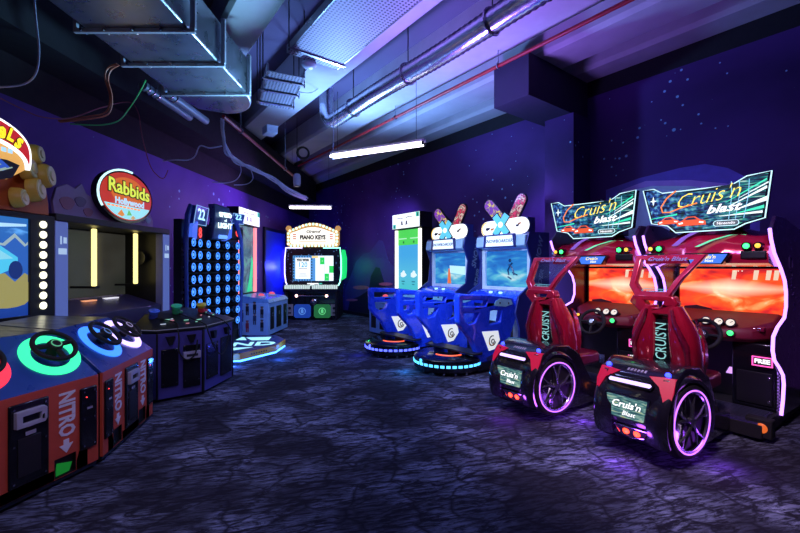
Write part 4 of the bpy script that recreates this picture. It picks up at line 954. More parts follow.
# ------------------------------------------------------------------ reaction wall of lit buttons at the left wall
def light_wall():
    t = thing('reaction_light_machine', 'dark curved wall of blue ringed round lights with two digit counters', 'arcade machine', (-3.75, 7.0, 0), 0)
    o = V((-3.75, 7.0, 0))
    cols = [V((-3.43, 6.42, 0)), V((-3.46, 6.70, 0)), V((-3.45, 6.97, 0)), V((-3.40, 7.22, 0)), V((-3.31, 7.43, 0)), V((-3.19, 7.60, 0))]
    cols = [c - o for c in cols]
    nrm = []
    for i, c in enumerate(cols):
        a = cols[max(i-1, 0)]; b_ = cols[min(i+1, 5)]; d = (b_-a).normalized(); nrm.append(V((d.y, -d.x, 0)))
    e0 = cols[0] - (cols[1]-cols[0])*.45; e1 = cols[5] + (cols[5]-cols[4])*.7
    P = [e0] + cols + [e1]; Nn = [nrm[0]] + nrm + [nrm[-1]]
    pw = mb(M('reaction_wall_black', (.012, .014, .03), .5)).loft([[p - n*.02 + ZA*.25, p - n*.14 + ZA*.25, p - n*.14 + ZA*2.25, p - n*.02 + ZA*2.25] for p, n in zip(P, Nn)]).build('curved_panel', t)
    mb(BLK).loft([[p - n*.0 + ZA*.02, p - n*.25 + ZA*.02, p - n*.25 + ZA*.3, p - n*.0 + ZA*.3] for p, n in zip(P, Nn)]).build('base', t, bevel=.01)
    GRID = M('grey_grid_rail', (.10, .11, .2), .4, .3)
    rows = [.49, .69, .89, 1.09, 1.29, 1.49, 1.69, 1.89]
    for z in rows:
        mb(GRID).loft([[p + n*.0 + ZA*(z-.02), p - n*.03 + ZA*(z-.02), p - n*.03 + ZA*(z+.02), p + n*.0 + ZA*(z+.02)] for p, n in zip(P, Nn)]).build('grid_rail', t)
    lamp_mesh = None
    RINGB = E('blue_ring_light', (.04, .22, 1), 1.8); RINGC = E('pale_ring_core', (.12, .4, 1), 1.1)
    for i, (c, n) in enumerate(zip(cols, nrm)):
        for z in rows:
            if lamp_mesh is None:
                b = mb(BLKG).lathe([(.062, -.06), (.085, .0), (.088, .09), (.07, .118), (.055, .108), (.01, .108)], (0, 0, 0), XA, 20)
                b.m(RINGB).torus((.116, 0, 0), XA, .058, .009, 20, 6); b.m(RINGC).lathe([(.028, .109), (.024, .117), (.01, .12)], (0, 0, 0), XA, 14)
                l = b.build('target_light', t); lamp_mesh = l
            else:
                l = lamp_mesh.copy(); COL.objects.link(l)
            l.location = c + ZA*z; l.rotation_euler = (0, 0, atan2(n.y, n.x)*.25)
    # arched end frames
    for p, n, nm in ((P[0], Nn[0], 'end_frame'), (P[-1], Nn[-1], 'end_frame')):
        dd = (cols[1]-cols[0]).normalized() if p is P[0] else (cols[4]-cols[5]).normalized()
        arc = [p + n*.05 + ZA*.05, p + n*.06 + ZA*.8, p + n*.06 - dd*.03 + ZA*1.5, p + n*.05 - dd*.01 + ZA*2.0, p + n*.04 + dd*.08 + ZA*2.32, p + n*.03 + dd*.22 + ZA*2.5]
        mb(M('blue_frame', (.05, .10, .4), .35, .3)).tube(arc, [.03, .03, .034, .04, .045, .035], 8).build(nm, t)
    # header on the right part of the wall, turned to the room
    c = cols[3]*.75 + cols[4]*.25; n = (nrm[3]+nrm[4]).normalized(); d = V((-n.y, n.x, 0))
    def fr(a, b_, z): return c + d*a + n*b_ + ZA*z
    hd = mb(M('header_shell', (.06, .10, .22), .3, .2, coat=.4)).loft([[fr(-.2, .02, 1.98), fr(.12, .02, 1.98), fr(.12, .18, 1.98), fr(-.2, .18, 1.98)], [fr(-.2, .1, 2.3), fr(.18, .1, 2.3), fr(.18, .24, 2.3), fr(-.2, .24, 2.3)], [fr(-.14, .0, 2.62), fr(.2, .0, 2.58), fr(.2, .16, 2.58), fr(-.14, .16, 2.62)]]).build('header', t, bevel=.015)
    y1 = V((n.x*-.25, n.y*-.25, 1)).normalized()
    g = mb(E('white_cyan_lettering', (.75, 1, .95), 1.7)).text('SPEED', fr(.02, .255, 2.42), d, y1, .115, .004, 0, .9, .006).text('of', fr(.0, .275, 2.32), d, y1, .075, .004).text('LIGHT', fr(-.02, .285, 2.22), d, ZA, .125, .004, 0, .9, .006)
    g.m(E('bright_blue_badge', (.12, .3, 1), 1.6)).tube([fr(-.08, .21, 2.03), fr(.08, .21, 2.03)], .035, 8); g.build('header_lettering', hd, smooth=0)
    for k, (i, da, z, dg) in enumerate(((1, 0, 2.30, '22'), (4, .28, 2.38, '22'))):
        c2 = cols[i] if k == 0 else cols[5] + V((-.02, .12, 0)); n2 = nrm[i]; d2 = V((-n2.y, n2.x, 0)); 
        f2 = lambda a, b_, z_: c2 + d2*a + n2*b_ + ZA*z_
        q = 1 if k == 0 else .62
        x0 = mb(M('blue_frame')).loft([[f2(-.22*q, .02, z-.1*q), f2(.22*q, .02, z-.1*q), f2(.24*q, .06, z+.2*q), f2(-.20*q, .06, z+.2*q)], [f2(-.22*q, .1, z-.1*q), f2(.22*q, .1, z-.1*q), f2(.24*q, .02+.12, z+.2*q), f2(-.20*q, .14, z+.2*q)]]).build('counter_box', t, bevel=.01)
        g = mb(E('cyan_digits', (.35, .75, 1), 1.4)).text(dg, f2(.0, .135, z+.06), d2, ZA, .26 if k == 0 else .15, .004, 0, 1, .004)
        g.m(E('pale_blue_trim', (.3, .6, 1), .8)).tube([f2(-.22*q, .11, z-.1*q), f2(.22*q, .11, z-.1*q), f2(.24*q, .15, z+.2*q), f2(-.20*q, .15, z+.2*q)], .007, 5, True)
        g.build('counter_digits', x0, smooth=0)
        rb = mb(BLK).loft([[f2(-.12, .02, z-.36), f2(.14, .02, z-.36), f2(.14, .02, z-.12), f2(-.12, .02, z-.12)], [f2(-.12, .1, z-.36), f2(.14, .1, z-.36), f2(.14, .1, z-.12), f2(-.12, .1, z-.12)]]).build('score_box', t, bevel=.006)
        mb(E('red_digit', (1, .06, .05), 1.8)).text('8' if k == 0 else '0', f2(.02, .105, z-.24), d2, ZA, .24, .004, 0, 1, .004).build('score_digit', rb, smooth=0)
        fl = mb(E('cobalt_fin_light', (.06, .16, .9), .9)).loft([[f2(-.3, .04, z-.42), f2(-.14, .04, z-.34), f2(-.14, .06, z-.06), f2(-.3, .05, z-.14)], [f2(-.3, .12, z-.42), f2(-.14, .12, z-.34), f2(-.14, .14, z-.06), f2(-.3, .13, z-.14)]]).build('lit_fin', t)
    return t
light_wall()
def octagon():
    t = thing('platform', 'low octagonal floor platform with an amber edge and blue glow underneath', 'platform', (-2.6, 7.0, 0), 0)
    P = [(-3.0, 6.12), (-2.48, 6.20), (-2.12, 6.85), (-2.12, 7.4), (-2.42, 7.85), (-2.95, 7.85)]
    P = [(x+2.6, y-7.0) for x, y in P]
    cx, cy = -.0, .0
    sc = lambda k: [(cx+(x-cx)*k, cy+(y-cy)*k) for x, y in P]
    mb(M('amber_edge', (.75, .34, .03), .45)).prism(P, .05, .15, 'z').build('amber_rim', t, bevel=.004)
    mb(BLK).prism(sc(.9), .0, .05, 'z').build('plinth', t)
    mb(E('ice_blue_underglow', (.05, .25, 1), 7)).tube([(x, y, .03) for x, y in sc(.975)], .014, 8, True).build('underglow', t)
    d = mb(M('platform_top_navy', (.02, .04, .2), .3)).prism(sc(.97), .15, .158, 'z').build('deck', t)
    g = mb(E('ice_deck_print', (.4, .9, 1), 1.05))
    x, y = V((.72, .69, 0)).normalized(), V((-.69, .72, 0)).normalized()
    g.text('END', (-.05, -.10, .160), (.98, .2, 0), (-.2, .98, 0), .46, .003, 0, 1.05, .012)
    g.prism([(-.3, -.62), (-.1, -.64), (.15, -.35), (-.25, -.42)], .158, .161, 'z').prism([(-.1, .28), (.2, .3), (.15, .62), (-.3, .55)], .158, .161, 'z').prism([(-.4, .3), (-.2, .3), (-.36, .6), (-.4, .6)], .158, .161, 'z')
    g.build('deck_lettering', d, smooth=0)
    a, b_ = V((*P[1], .1)), V((*P[2], .1)); dd = (b_-a).normalized()
    mb(INK).text('I AM THE LEGEND' if 0 else '• • • • • • •', (a+b_)/2 + V((dd.y, -dd.x, 0))*.004, dd, ZA, .08, .003, 0, 1, .003).build('edge_lettering', t, smooth=0)
octagon()
# ------------------------------------------------------------------ theatre gun game on the left wall (sign with two words, no figures)
def theatre():
    yc = 4.76
    t = thing('theatre_arcade_machine', 'wide theatre game with pale pillars, two glowing yellow bars and oval sign', 'arcade machine', (LX(yc, .8), yc, 0), LROT)
    # player looks +y towards the wall; +x runs deeper into the room
    PIL = M('lilac_pillar', (.22, .24, .55), .45); PILF = E('lilac_pillar_face', (.16, .24, .75), .42)
    for sx in (-1, 1):
        mb(BLK).box(sx*.8-.06, sx*.8+.06, .1, .8, .02, 1.95).build('side_wall', t)
        p_ = mb(PIL).box(sx*.8-.07, sx*.8+.07, .0, .1, .02, 1.95).build('pillar', t, bevel=.006)
        mb(PILF).box(sx*.8-.066, sx*.8+.066, -.006, 0, .06, 1.94).m(E('pillar_print', (.5, .7, 1), .7)).box(sx*.8-.02, sx*.8-.005, -.009, -.006, 1.72, 1.8).box(sx*.8+.015, sx*.8+.05, -.009, -.006, 1.73, 1.79).box(sx*.8-.04, sx*.8+.05, -.009, -.006, 1.62, 1.68).build('pillar_face', p_, smooth=0)
    mb(BLK).box(-.73, .73, .55, .8, .02, 1.95).build('rear_cabinet', t)
    mb(BLK).box(-.87, .87, -.01, .8, 1.95, 2.02).build('top_board', t, bevel=.006)
    def b_dim(nt, g):
        s = sep(nt, g)
        r = ramp(nt, [(.2, (.05, .045, .035)), (.5, (.10, .10, .085)), (.8, (.05, .06, .05))]); nt.links.new(noise(nt, mapped(nt, g, (1.2, 1, 1)), 1.4, 2), r.inputs[0]); return r.outputs[0]
    s = mb(emit_tex('dim_grey_screen', .3, b_dim)).box(-.72, .72, .53, .55, 1.1, 1.93).build('screen', t, smooth=0)
    sh = mb(M('shelf_violet', (.06, .05, .14), .35)).prism([(.02, .98), (.5, 1.12), (.55, 1.12), (.55, .02), (.1, .02), (.02, .3)], -.73, .73, 'x').build('lower_front', t, bevel=.006)
    g = mb(E('orange_marks', (1, .4, .2), .9)).box(-.12, .05, .36, .42, 1.086, 1.10); g.m(E('white_marks', (.9, .9, 1), .9)).box(.22, .42, .38, .44, 1.09, 1.105); g.m(M('shelf_trim', (.2, .18, .2), .4)).box(-.4, .6, .46, .5, 1.11, 1.13).build('shelf_marks', sh, smooth=0)
    for x in (-.11, .56):
        l = mb(E('yellow_reflection', (1, .82, .28), 1.8)).box(x-.024, x+.024, .24, .28, 1.27, 1.94).build('reflection_bar', t, bevel=.01)  # reflections in the screen, built as solid glowing yellow bars
        mb(BLK).box(x-.03, x+.03, .22, .54, 1.245, 1.27).build('bar_foot', l)
    mb(BLK).cyl((.7, .3, 1.62), (.66, .3, 1.62), .1).build('side_speaker', t)
    # oval sign
    el = lambda rx, rz, cx=.13, cz=2.35: [(cx + rx*cos(a), cz + rz*sin(a)) for a in [2*pi*k/36 for k in range(36)]]
    sg = mb(BLKG).prism(el(.45, .32), .04, .12, 'y').build('oval_sign', t)
    mb(OUTL).tube([(x, .036, z) for x, z in el(.446, .316)[8:22]], .012, 6).build('rim_light', sg)
    f_ = mb(E('red_sign_face', (.62, .04, .02), .75)).prism(el(.415, .285), .03, .04, 'y').build('sign_face', sg, smooth=0)
    g = mb(E('ember_sign_core', (.75, .16, .02), .8)).prism(el(.28, .17, .13, 2.41), .027, .03, 'y')
    lowp = [(.13 + .405*cos(a), 2.35 + .275*sin(a)) for a in [pi + .42 + (pi-.84)*k/16 for k in range(17)]]
    g.m(E('aqua_banner', (.35, .85, .95), .9)).prism(lowp, .024, .03, 'y')
    g.m(INK).text('Rabbids', (.15, .022, 2.43), XA + ZA*-.06, ZA, .22, .004, .0, 1.0, .016)
    g.m(E('lime_lettering', (.72, .85, .08), 1.0)).text('Rabbids', (.15, .018, 2.43), XA + ZA*-.06, ZA, .22, .004, .0, 1.0, .004)
    g.m(E('ice_lettering', (.45, .75, 1), 1.0)).text('Hollywood', (.15, .018, 2.28), XA, ZA, .108, .004, 0, 1, .003)
    g.m(E('orange_swoosh', (1, .25, .05), 1.2))
    for k in range(9): g.box(-.2+.06*k, -.16+.06*k, .018, .023, 2.205, 2.222)
    g.m(E('party_orange', (.9, .3, .05), .8)).prism([(-.05, 2.12), (.01, 2.18), (.06, 2.12), (.02, 2.1)], .018, .023, 'y').m(E('party_green', (.2, .7, .2), .7)).prism([(.1, 2.12), (.13, 2.19), (.18, 2.13)], .018, .023, 'y').m(E('amber_print')).prism([(.16, 2.09), (.2, 2.13), (.24, 2.1), (.2, 2.08)], .018, .023, 'y')
    g.build('sign_lettering', f_, smooth=0)
    # plain painted backing board behind the sign
    bo = [(-.74, 2.02), (-.76, 2.16), (-.72, 2.3), (-.6, 2.36), (-.5, 2.33), (-.42, 2.4), (-.36, 2.3), (-.2, 2.24), (.5, 2.2), (.58, 2.26), (.66, 2.22), (.72, 2.12), (.72, 2.02)]
    bb = mb(M('mauve_backing', (.32, .2, .42), .5)).prism(bo, .13, .16, 'y').build('backing_board', t, bevel=.004)
    g = mb(M('rose_daub', (.34, .12, .22), .5))
    for x, z, r, c in ((-.6, 2.16, .085, 'rose_daub'), (-.44, 2.2, .07, 'plum_daub'), (-.34, 2.1, .06, 'rose_daub'), (.62, 2.12, .05, 'steel_daub'), (.52, 2.1, .04, 'plum_daub')):
        g.m(M(c, {'rose_daub': (.34, .12, .22), 'plum_daub': (.16, .09, .24), 'steel_daub': (.3, .4, .5)}[c], .5)).prism([(x + r*cos(a)*(1+.15*sin(3*a)), z + r*.8*sin(a)) for a in [k*pi/8 for k in range(16)]], .124, .13, 'y')
    g.build('painted_daubs', bb, smooth=0)
theatre()
def gun_console():
    t = thing('gun_console', 'dark faceted console for three toy guns in front of the theatre game', 'console', (-2.6, 5.0, 0), 0)
    o = V((-2.6, 5.0, 0))
    out_ = [(-2.98, 4.42), (-2.66, 4.38), (-2.30, 4.69), (-2.24, 5.36), (-2.52, 5.72), (-2.98, 5.78)]
    inn = [(-2.98, 4.66), (-2.82, 4.72), (-2.72, 4.86), (-2.7, 5.22), (-2.8, 5.42), (-2.98, 5.5)]
    O = [(x-o.x, y-o.y) for x, y in out_]; I = [(x-o.x, y-o.y) for x, y in inn]
    body = M('console_indigo', (.075, .065, .32), .4)
    mb(body).loft([[(x*.98, y*.98, .03) for x, y in O], [(x, y, .76) for x, y in O]]).build('console_body', t, bevel=.006)
    lid = mb(BLK).loft([[(x*1.02, y*1.02, .76) for x, y in O], [(x*1.02, y*1.02, .80) for x, y in O], [(x, y, .94) for x, y in I]]).build('console_top', t, bevel=.01)
    mb(E('dim_edge_shine', (.2, .2, .35), .25)).tube([(x*1.022, y*1.022, .80) for x, y in O[:5]], .006, 5).build('edge_shine', lid)  # highlight along the lid edge, put in as a faintly glowing strip
    g = MB(); random.seed(9)
    for k in range(16):
        i = random.choice((1, 2, 3)); f = random.random(); q = random.uniform(.25, .8)
        a, b_ = V((*O[i], .803)), V((*O[(i+1) % 6], .803)); c, d_ = V((*I[i], .943)), V((*I[(i+1) % 6], .943))
        p0 = a.lerp(b_, f).lerp(c.lerp(d_, f), q); dr = (b_-a).normalized()*random.uniform(.02, .06)
        g.m(random.choice((E('mint_fleck', (.3, .8, .6), .6), E('rose_fleck', (.8, .3, .4), .6), E('pale_fleck', (.7, .8, 1), .6)))).tube([p0, p0+dr], .007, 4)
    g.build('top_flecks', lid)
    # front panels on the two facets towards the camera
    for i in (1, 2, 3):
        a, b_ = V((*O[i], 0)), V((*O[i+1], 0)); L = (b_-a).length; d_ = (b_-a)/L; n = V((d_.y, -d_.x, 0))
        def pan(x0, x1, z0, z1, dep, mt, nm, par=None):
            q = [a + d_*(L*x0) , a + d_*(L*x1)]
            return mb(mt).loft([[q[0]-n*.02+ZA*z0, q[1]-n*.02+ZA*z0, q[1]-n*.02+ZA*z1, q[0]-n*.02+ZA*z1], [q[0]+n*dep+ZA*z0, q[1]+n*dep+ZA*z0, q[1]+n*dep+ZA*z1, q[0]+n*dep+ZA*z1]]).build(nm, par or t, bevel=.005)
        l_ = pan(.08, .44, .16, .58, .012, BLKG, 'service_door')
        r_ = pan(.54, .92, .12, .6, .012, BLKG, 'coin_door' if i < 2 else 'service_door')
        sc = mb(CHROME)
        for x in (.12, .4, .58, .88):
            for z in (.2, .54): p0 = a + d_*(L*x) + ZA*z; sc.cyl(p0, p0+n*.018, .008, n=8)
        sc.build('door_screws', l_)
        pan(-.02, .02, .03, .76, .006, BLK, 'corner_post')
        if i == 1:
            p0 = a + d_*(L*.72)
            ba = mb(M('bill_slot_grey', (.42, .42, .55), .4)).loft([[p0 + d_*x + n*y + ZA*z for x, z in ((-.09, .45), (.09, .45), (.09, .53), (-.09, .53))] for y in (0, .05)])
            ba.m(INK).loft([[p0 + d_*x + n*y + ZA*z for x, z in ((-.06, .475), (.06, .475), (.06, .505), (-.06, .505))] for y in (.045, .053)]).build('bill_acceptor', r_, bevel=.006)
        for x in (.27, .72):
            p0 = a + d_*(L*x) + ZA*.68
            mb(BLK).loft([[p0 + d_*q*k + n*y + ZA*z for q, z in ((-.05, .04), (.05, .04), (.02, -.05), (-.02, -.05))] for y, k in ((0, 1), (.04, .8))]).build('cable_hook', t)
    mb(E('dim_edge_shine')).box(.0, .0, 0, 0, 0, 0) if 0 else None
gun_console()
def toy_gun(label, loc, rz, c1, c2, cable_pts):
    t = thing('toy_gun', label, 'toy gun', loc, rz, 'plunger guns on the console')
    m1 = M(c1[0], c1[1], .35, coat=.4, em=.0); m2 = M(c2[0], c2[1], .35)
    mb(m1).lathe([(.052, .08), (.06, .075), (.05, .045), (.03, .02), (.03, .01)], (0, 0, .03), (.2, -.3, 1), 18).build('plunger_cup', t)
    mb(m2).lathe([(.04, .04), (.045, .0), (.045, -.04), (.03, -.05)], (0, 0, .045), (.2, -.3, 1), 16).box(-.03, .03, -.02, .09, -.002, .03).build('grip', t, bevel=.006)
    o = V(loc); R = Matrix.Rotation(-rz, 3, 'Z')
    b = mb(BLKR); P = [R @ (V(p)-o) for p in cable_pts]; Q = []
    for i in range(len(P)-1):
        p0, p1, p2, p3 = P[max(i-1, 0)], P[i], P[i+1], P[min(i+2, len(P)-1)]
        for k in range(6):
            s = k/6; Q.append(.5*((2*p1)+(p2-p0)*s+(2*p0-5*p1+4*p2-p3)*s*s+(3*p1-p0-3*p2+p3)*s**3))
    b.tube(Q + [P[-1]], .008, 6).build('cable', t)
toy_gun('blue plunger toy gun lying on the console, leftmost of three', (-2.86, 4.64, .89), .3, ('toy_blue', (.08, .2, 1)), ('toy_navy', (.03, .05, .3)), [(-2.82, 4.62, .90), (-2.55, 4.55, .86), (-2.50, 4.50, .79), (-2.47, 4.47, .7), (-2.45, 4.44, .55), (-2.40, 4.50, .45), (-2.34, 4.57, .5), (-2.33, 4.60, .66)])
toy_gun('green plunger toy gun lying on the console, between the blue and yellow ones', (-2.70, 4.83, .93), .0, ('toy_green', (.06, .9, .35)), ('toy_dark_green', (.03, .3, .12)), [(-2.66, 4.82, .93), (-2.45, 4.76, .87), (-2.29, 4.70, .82), (-2.24, 4.68, .72), (-2.21, 4.80, .5), (-2.20, 4.95, .42), (-2.2, 5.08, .5), (-2.2, 5.15, .66)])
toy_gun('yellow plunger toy gun with red tip lying on the console', (-2.58, 5.2, .91), -.2, ('toy_yellow', (1, .72, .05)), ('toy_red', (.8, .05, .08)), [(-2.55, 5.18, .90), (-2.45, 5.16, .87), (-2.30, 5.12, .83), (-2.22, 5.14, .76), (-2.2, 5.2, .68)])

# ------------------------------------------------------------------ racing screen game at the left edge
def b_race(nt, g):
    s = sep(nt, g)
    r = ramp(nt, [(0, (.01, .05, .35)), (.5, (.02, .12, .6)), (1, (.03, .2, .65))]); nt.links.new(s[2], r.inputs[0])
    n1 = noise(nt, mapped(nt, g, (3, 1, 5)), 2, 3); r2 = ramp(nt, [(.6, (0, 0, 0)), (.72, (.12, .35, .6))]); nt.links.new(n1, r2.inputs[0])
    return mix(nt, 1.0, r.outputs[0], r2.outputs[0], 'ADD')
def wheel_cabinet():
    cl = lambda P, dx=.28: [(min(x+dx, .755), z) for x, z in P]
    yc = 2.86
    t = thing('racing_screen_machine', 'big blue screen game at the left edge with a column of round lamps', 'arcade machine', (LX(yc, .82), yc, 0), LROT)
    mb(BLK).box(-1.0, 1.0, .03, .72, .02, 1.98).build('cabinet_body', t, bevel=.008)
    mb(BLK).plate([(-1.0, .7), (1.0, .7), (1.0, 1.98), (-1.0, 1.98)], [[(-.76, 1.06), (.76, 1.06), (.76, 1.93), (-.76, 1.93)]], -.01, .03, 'y').build('screen_frame', t, bevel=.004)
    s = mb(emit_tex('blue_race_picture', .8, b_race)).box(-.765, .765, .012, .03, 1.055, 1.935).build('screen', t, smooth=0)
    g = mb(E('olive_disc_print', (.55, .5, .16), .55)).prism(cl([(.34 + .32*cos(a), 1.38 + .2*sin(a)) for a in [k*pi/14 for k in range(28)]]), .008, .012, 'y')
    star = []
    for k in range(16):
        a = 2*pi*k/16; r = .3 if k % 2 else .46; star.append((.36 + r*cos(a)*.85, 1.56 + r*sin(a)*.5))
    g.m(E('pale_burst_print', (.5, .7, .75), .6)).prism(cl(star), .0085, .0125, 'y')
    g.m(E('blue_burst_core', (.03, .15, .6), .75)).prism(cl([(.36 + (x-.36)*.86, 1.56 + (z-1.56)*.84) for x, z in star]), .006, .008, 'y')
    g.m(E('olive_disc_print')).prism(cl([(.30 + .33*cos(a), 1.36 + .22*sin(a)) for a in [pi + k*pi/14 for k in range(15)]]), .004, .006, 'y')
    g.m(E('cyan_car_print', (.08, .6, .9), .9)).prism(cl([(-.3, 1.5), (-.25, 1.62), (.0, 1.72), (.2, 1.70), (.38, 1.58), (.38, 1.5), (.1, 1.38), (-.2, 1.34)]), .002, .004, 'y')
    g.m(E('pale_car_roof', (.3, .8, 1), .8)).prism(cl([(-.18, 1.6), (.0, 1.69), (.18, 1.67), (.34, 1.57), (.14, 1.55), (-.02, 1.53)]), .0, .002, 'y')
    g.m(E('navy_tyre_print', (.01, .04, .25), .6)).prism(cl([(.36+.06*cos(a), 1.47+.08*sin(a)) for a in [k*pi/8 for k in range(16)]]), -.001, .001, 'y').prism(cl([(.16+.06*cos(a), 1.39+.07*sin(a)) for a in [k*pi/8 for k in range(16)]]), -.001, .001, 'y')
    g.m(E('ice_lettering', (.45, .75, 1), 1.0)).box(.1, .5, .006, .011, 1.80, 1.83).prism([(.45, 1.83), (.74, 1.86), (.74, 1.88), (.5, 1.87)], .006, .011, 'y').box(.15, .35, .006, .011, 1.74, 1.775).box(.38, .5, .006, .011, 1.74, 1.775)
    g.build('screen_graphics', s, smooth=0)
    cb = E('cream_bulb', (1, .97, .68), 2.2)
    for x in (-.88, .88):
        bl = mb(cb).lathe([(.034, 0), (.034, .008), (.022, .018), (.006, .022)], (0, 0, 0), -YA, 16).build('bulb', t)
        part_copies(bl, [(x, -.01, 1.135 + .0945*k) for k in range(9)])
    # round sign with arched lettering
    cx, cz = .05, 2.44
    def se(a_, b_, cz_, t0=-.25, t1=pi+.25, n=44, p=2.6):
        o_ = []
        for k in range(n+1):
            a = t0 + (t1-t0)*k/n
            o_.append((cx + a_*math.copysign(abs(cos(a))**(2/p), cos(a)), cz_ + b_*math.copysign(abs(sin(a))**(2/p), sin(a))))
        return o_
    outer = se(.605, .29, cz)
    sg = mb(BLKG).prism(outer, -.12, -.04, 'y').box(cx-.06, cx+.06, -.04, .03, 1.98, 2.4).build('arched_sign', t)
    mb(E('white_sign_rim', (1, 1, 1), 1.4)).tube([(x, -.12, z) for x, z in outer], .010, 6).build('sign_rim', sg)
    inner = se(.565, .21, 2.335, .0, pi)
    band = se(.59, .275, cz, -.2, pi+.2) + list(reversed(inner))
    f_ = mb(E('crimson_sign_band', (.62, .012, .02), .8)).prism(band, -.13, -.12, 'y').build('sign_band', sg, smooth=0)
    g = mb(E('orange_sign_sky', (.95, .5, .12), .8)).prism(se(.55, .2, 2.33, .0, pi) + [(cx-.4, 2.24), (cx+.4, 2.22)], -.126, -.12, 'y')
    g.m(E('white_sign_rim')).tube([(x, -.132, z) for x, z in inner], .016, 6)
    g.m(INK).prism([(cx-.3, 2.2), (cx+.3, 2.19), (cx+.44, 2.24), (cx+.5, 2.36), (cx+.40, 2.38), (cx+.1, 2.36), (cx-.3, 2.36)], -.134, -.12, 'y')
    g.m(E('blue_car_print', (.03, .12, .7), .7)).prism([(cx+.0, 2.42), (cx+.3, 2.40), (cx+.42, 2.32), (cx+.36, 2.28), (cx+.0, 2.30)], -.14, -.13, 'y')
    for a, c, l in ((.1, 2.21, .4), (.2, 2.22, .3), (.28, 2.25, .25)): g.m(E('pale_fleck2', (.55, .75, .6), .5)).tube([(cx+a, -.142, c), (cx+a+l*.6, -.142, c+l*.3)], .006, 4)
    g.m(E('ice_lettering'))
    for a in (.30, .35, .40): g.box(cx+a, cx+a+.035, -.142, -.136, 2.44, 2.475)
    for ch, x, z, an in (('H', -.12, 2.615, .03), ('o', -.03, 2.62, .02), ('t', .04, 2.62, .0), ('W', .14, 2.622, 0), ('h', .235, 2.622, -.05), ('e', .305, 2.618, -.08), ('e', .40, 2.608, -.12), ('l', .475, 2.592, -.25), ('s', .545, 2.56, -.4)):
        xd = V((cos(an), 0, sin(an))); zd = V((-sin(an), 0, cos(an)))
        if ch in 'el': ch = {'e': 'e', 'l': 'L'}[ch]
        sz = .19 if ch in 'eos' else .15
        g.m(INK).text(ch, (x, -.1325, z), xd, zd, sz, .004, .1, .72, .013)
        g.m(E('yellow_sign_letter', (1, .8, .02), 1.15)).text(ch, (x, -.137, z), xd, zd, sz, .004, .1, .72, .006)
    g.build('sign_lettering', f_, smooth=0)
    # orange domed board with round golden bosses
    dome = [(-.98, 1.99), (.98, 1.99)] + [(.0 + .98*cos(a)**3/abs(cos(a))**2*0 + .98*math.copysign(abs(cos(a))**.55, cos(a)), 1.99 + .66*sin(a)**.9) for a in [pi*k/24 for k in range(1, 24)]]
    bd = mb(M('burnt_orange_board', (.6, .16, .05), .5)).prism(dome, .03, .07, 'y').build('backing_board', t, bevel=.004)
    GOLD = M('dull_gold', (.75, .5, .08), .4); GOLDL = M('pale_gold', (.75, .7, .35), .4)
    for x, z, r in ((.77, 2.52, .085), (.87, 2.345, .11), (.77, 2.2, .11), (.62, 2.1, .085), (.70, 2.37, .10), (-.62, 2.4, .09), (-.8, 2.2, .1), (-.5, 2.1, .09)):
        mb(GOLD).lathe([(r*1.05, .0), (r, .05), (r*.85, .075)], (x, .0, z), (.5, -1, .1), 22).m(GOLDL).lathe([(r*.82, .076), (r*.8, .085), (r*.45, .083), (r*.4, .095), (.005, .097)], (x, .0, z), (.5, -1, .1), 22).build('gold_boss', bd)
wheel_cabinet()

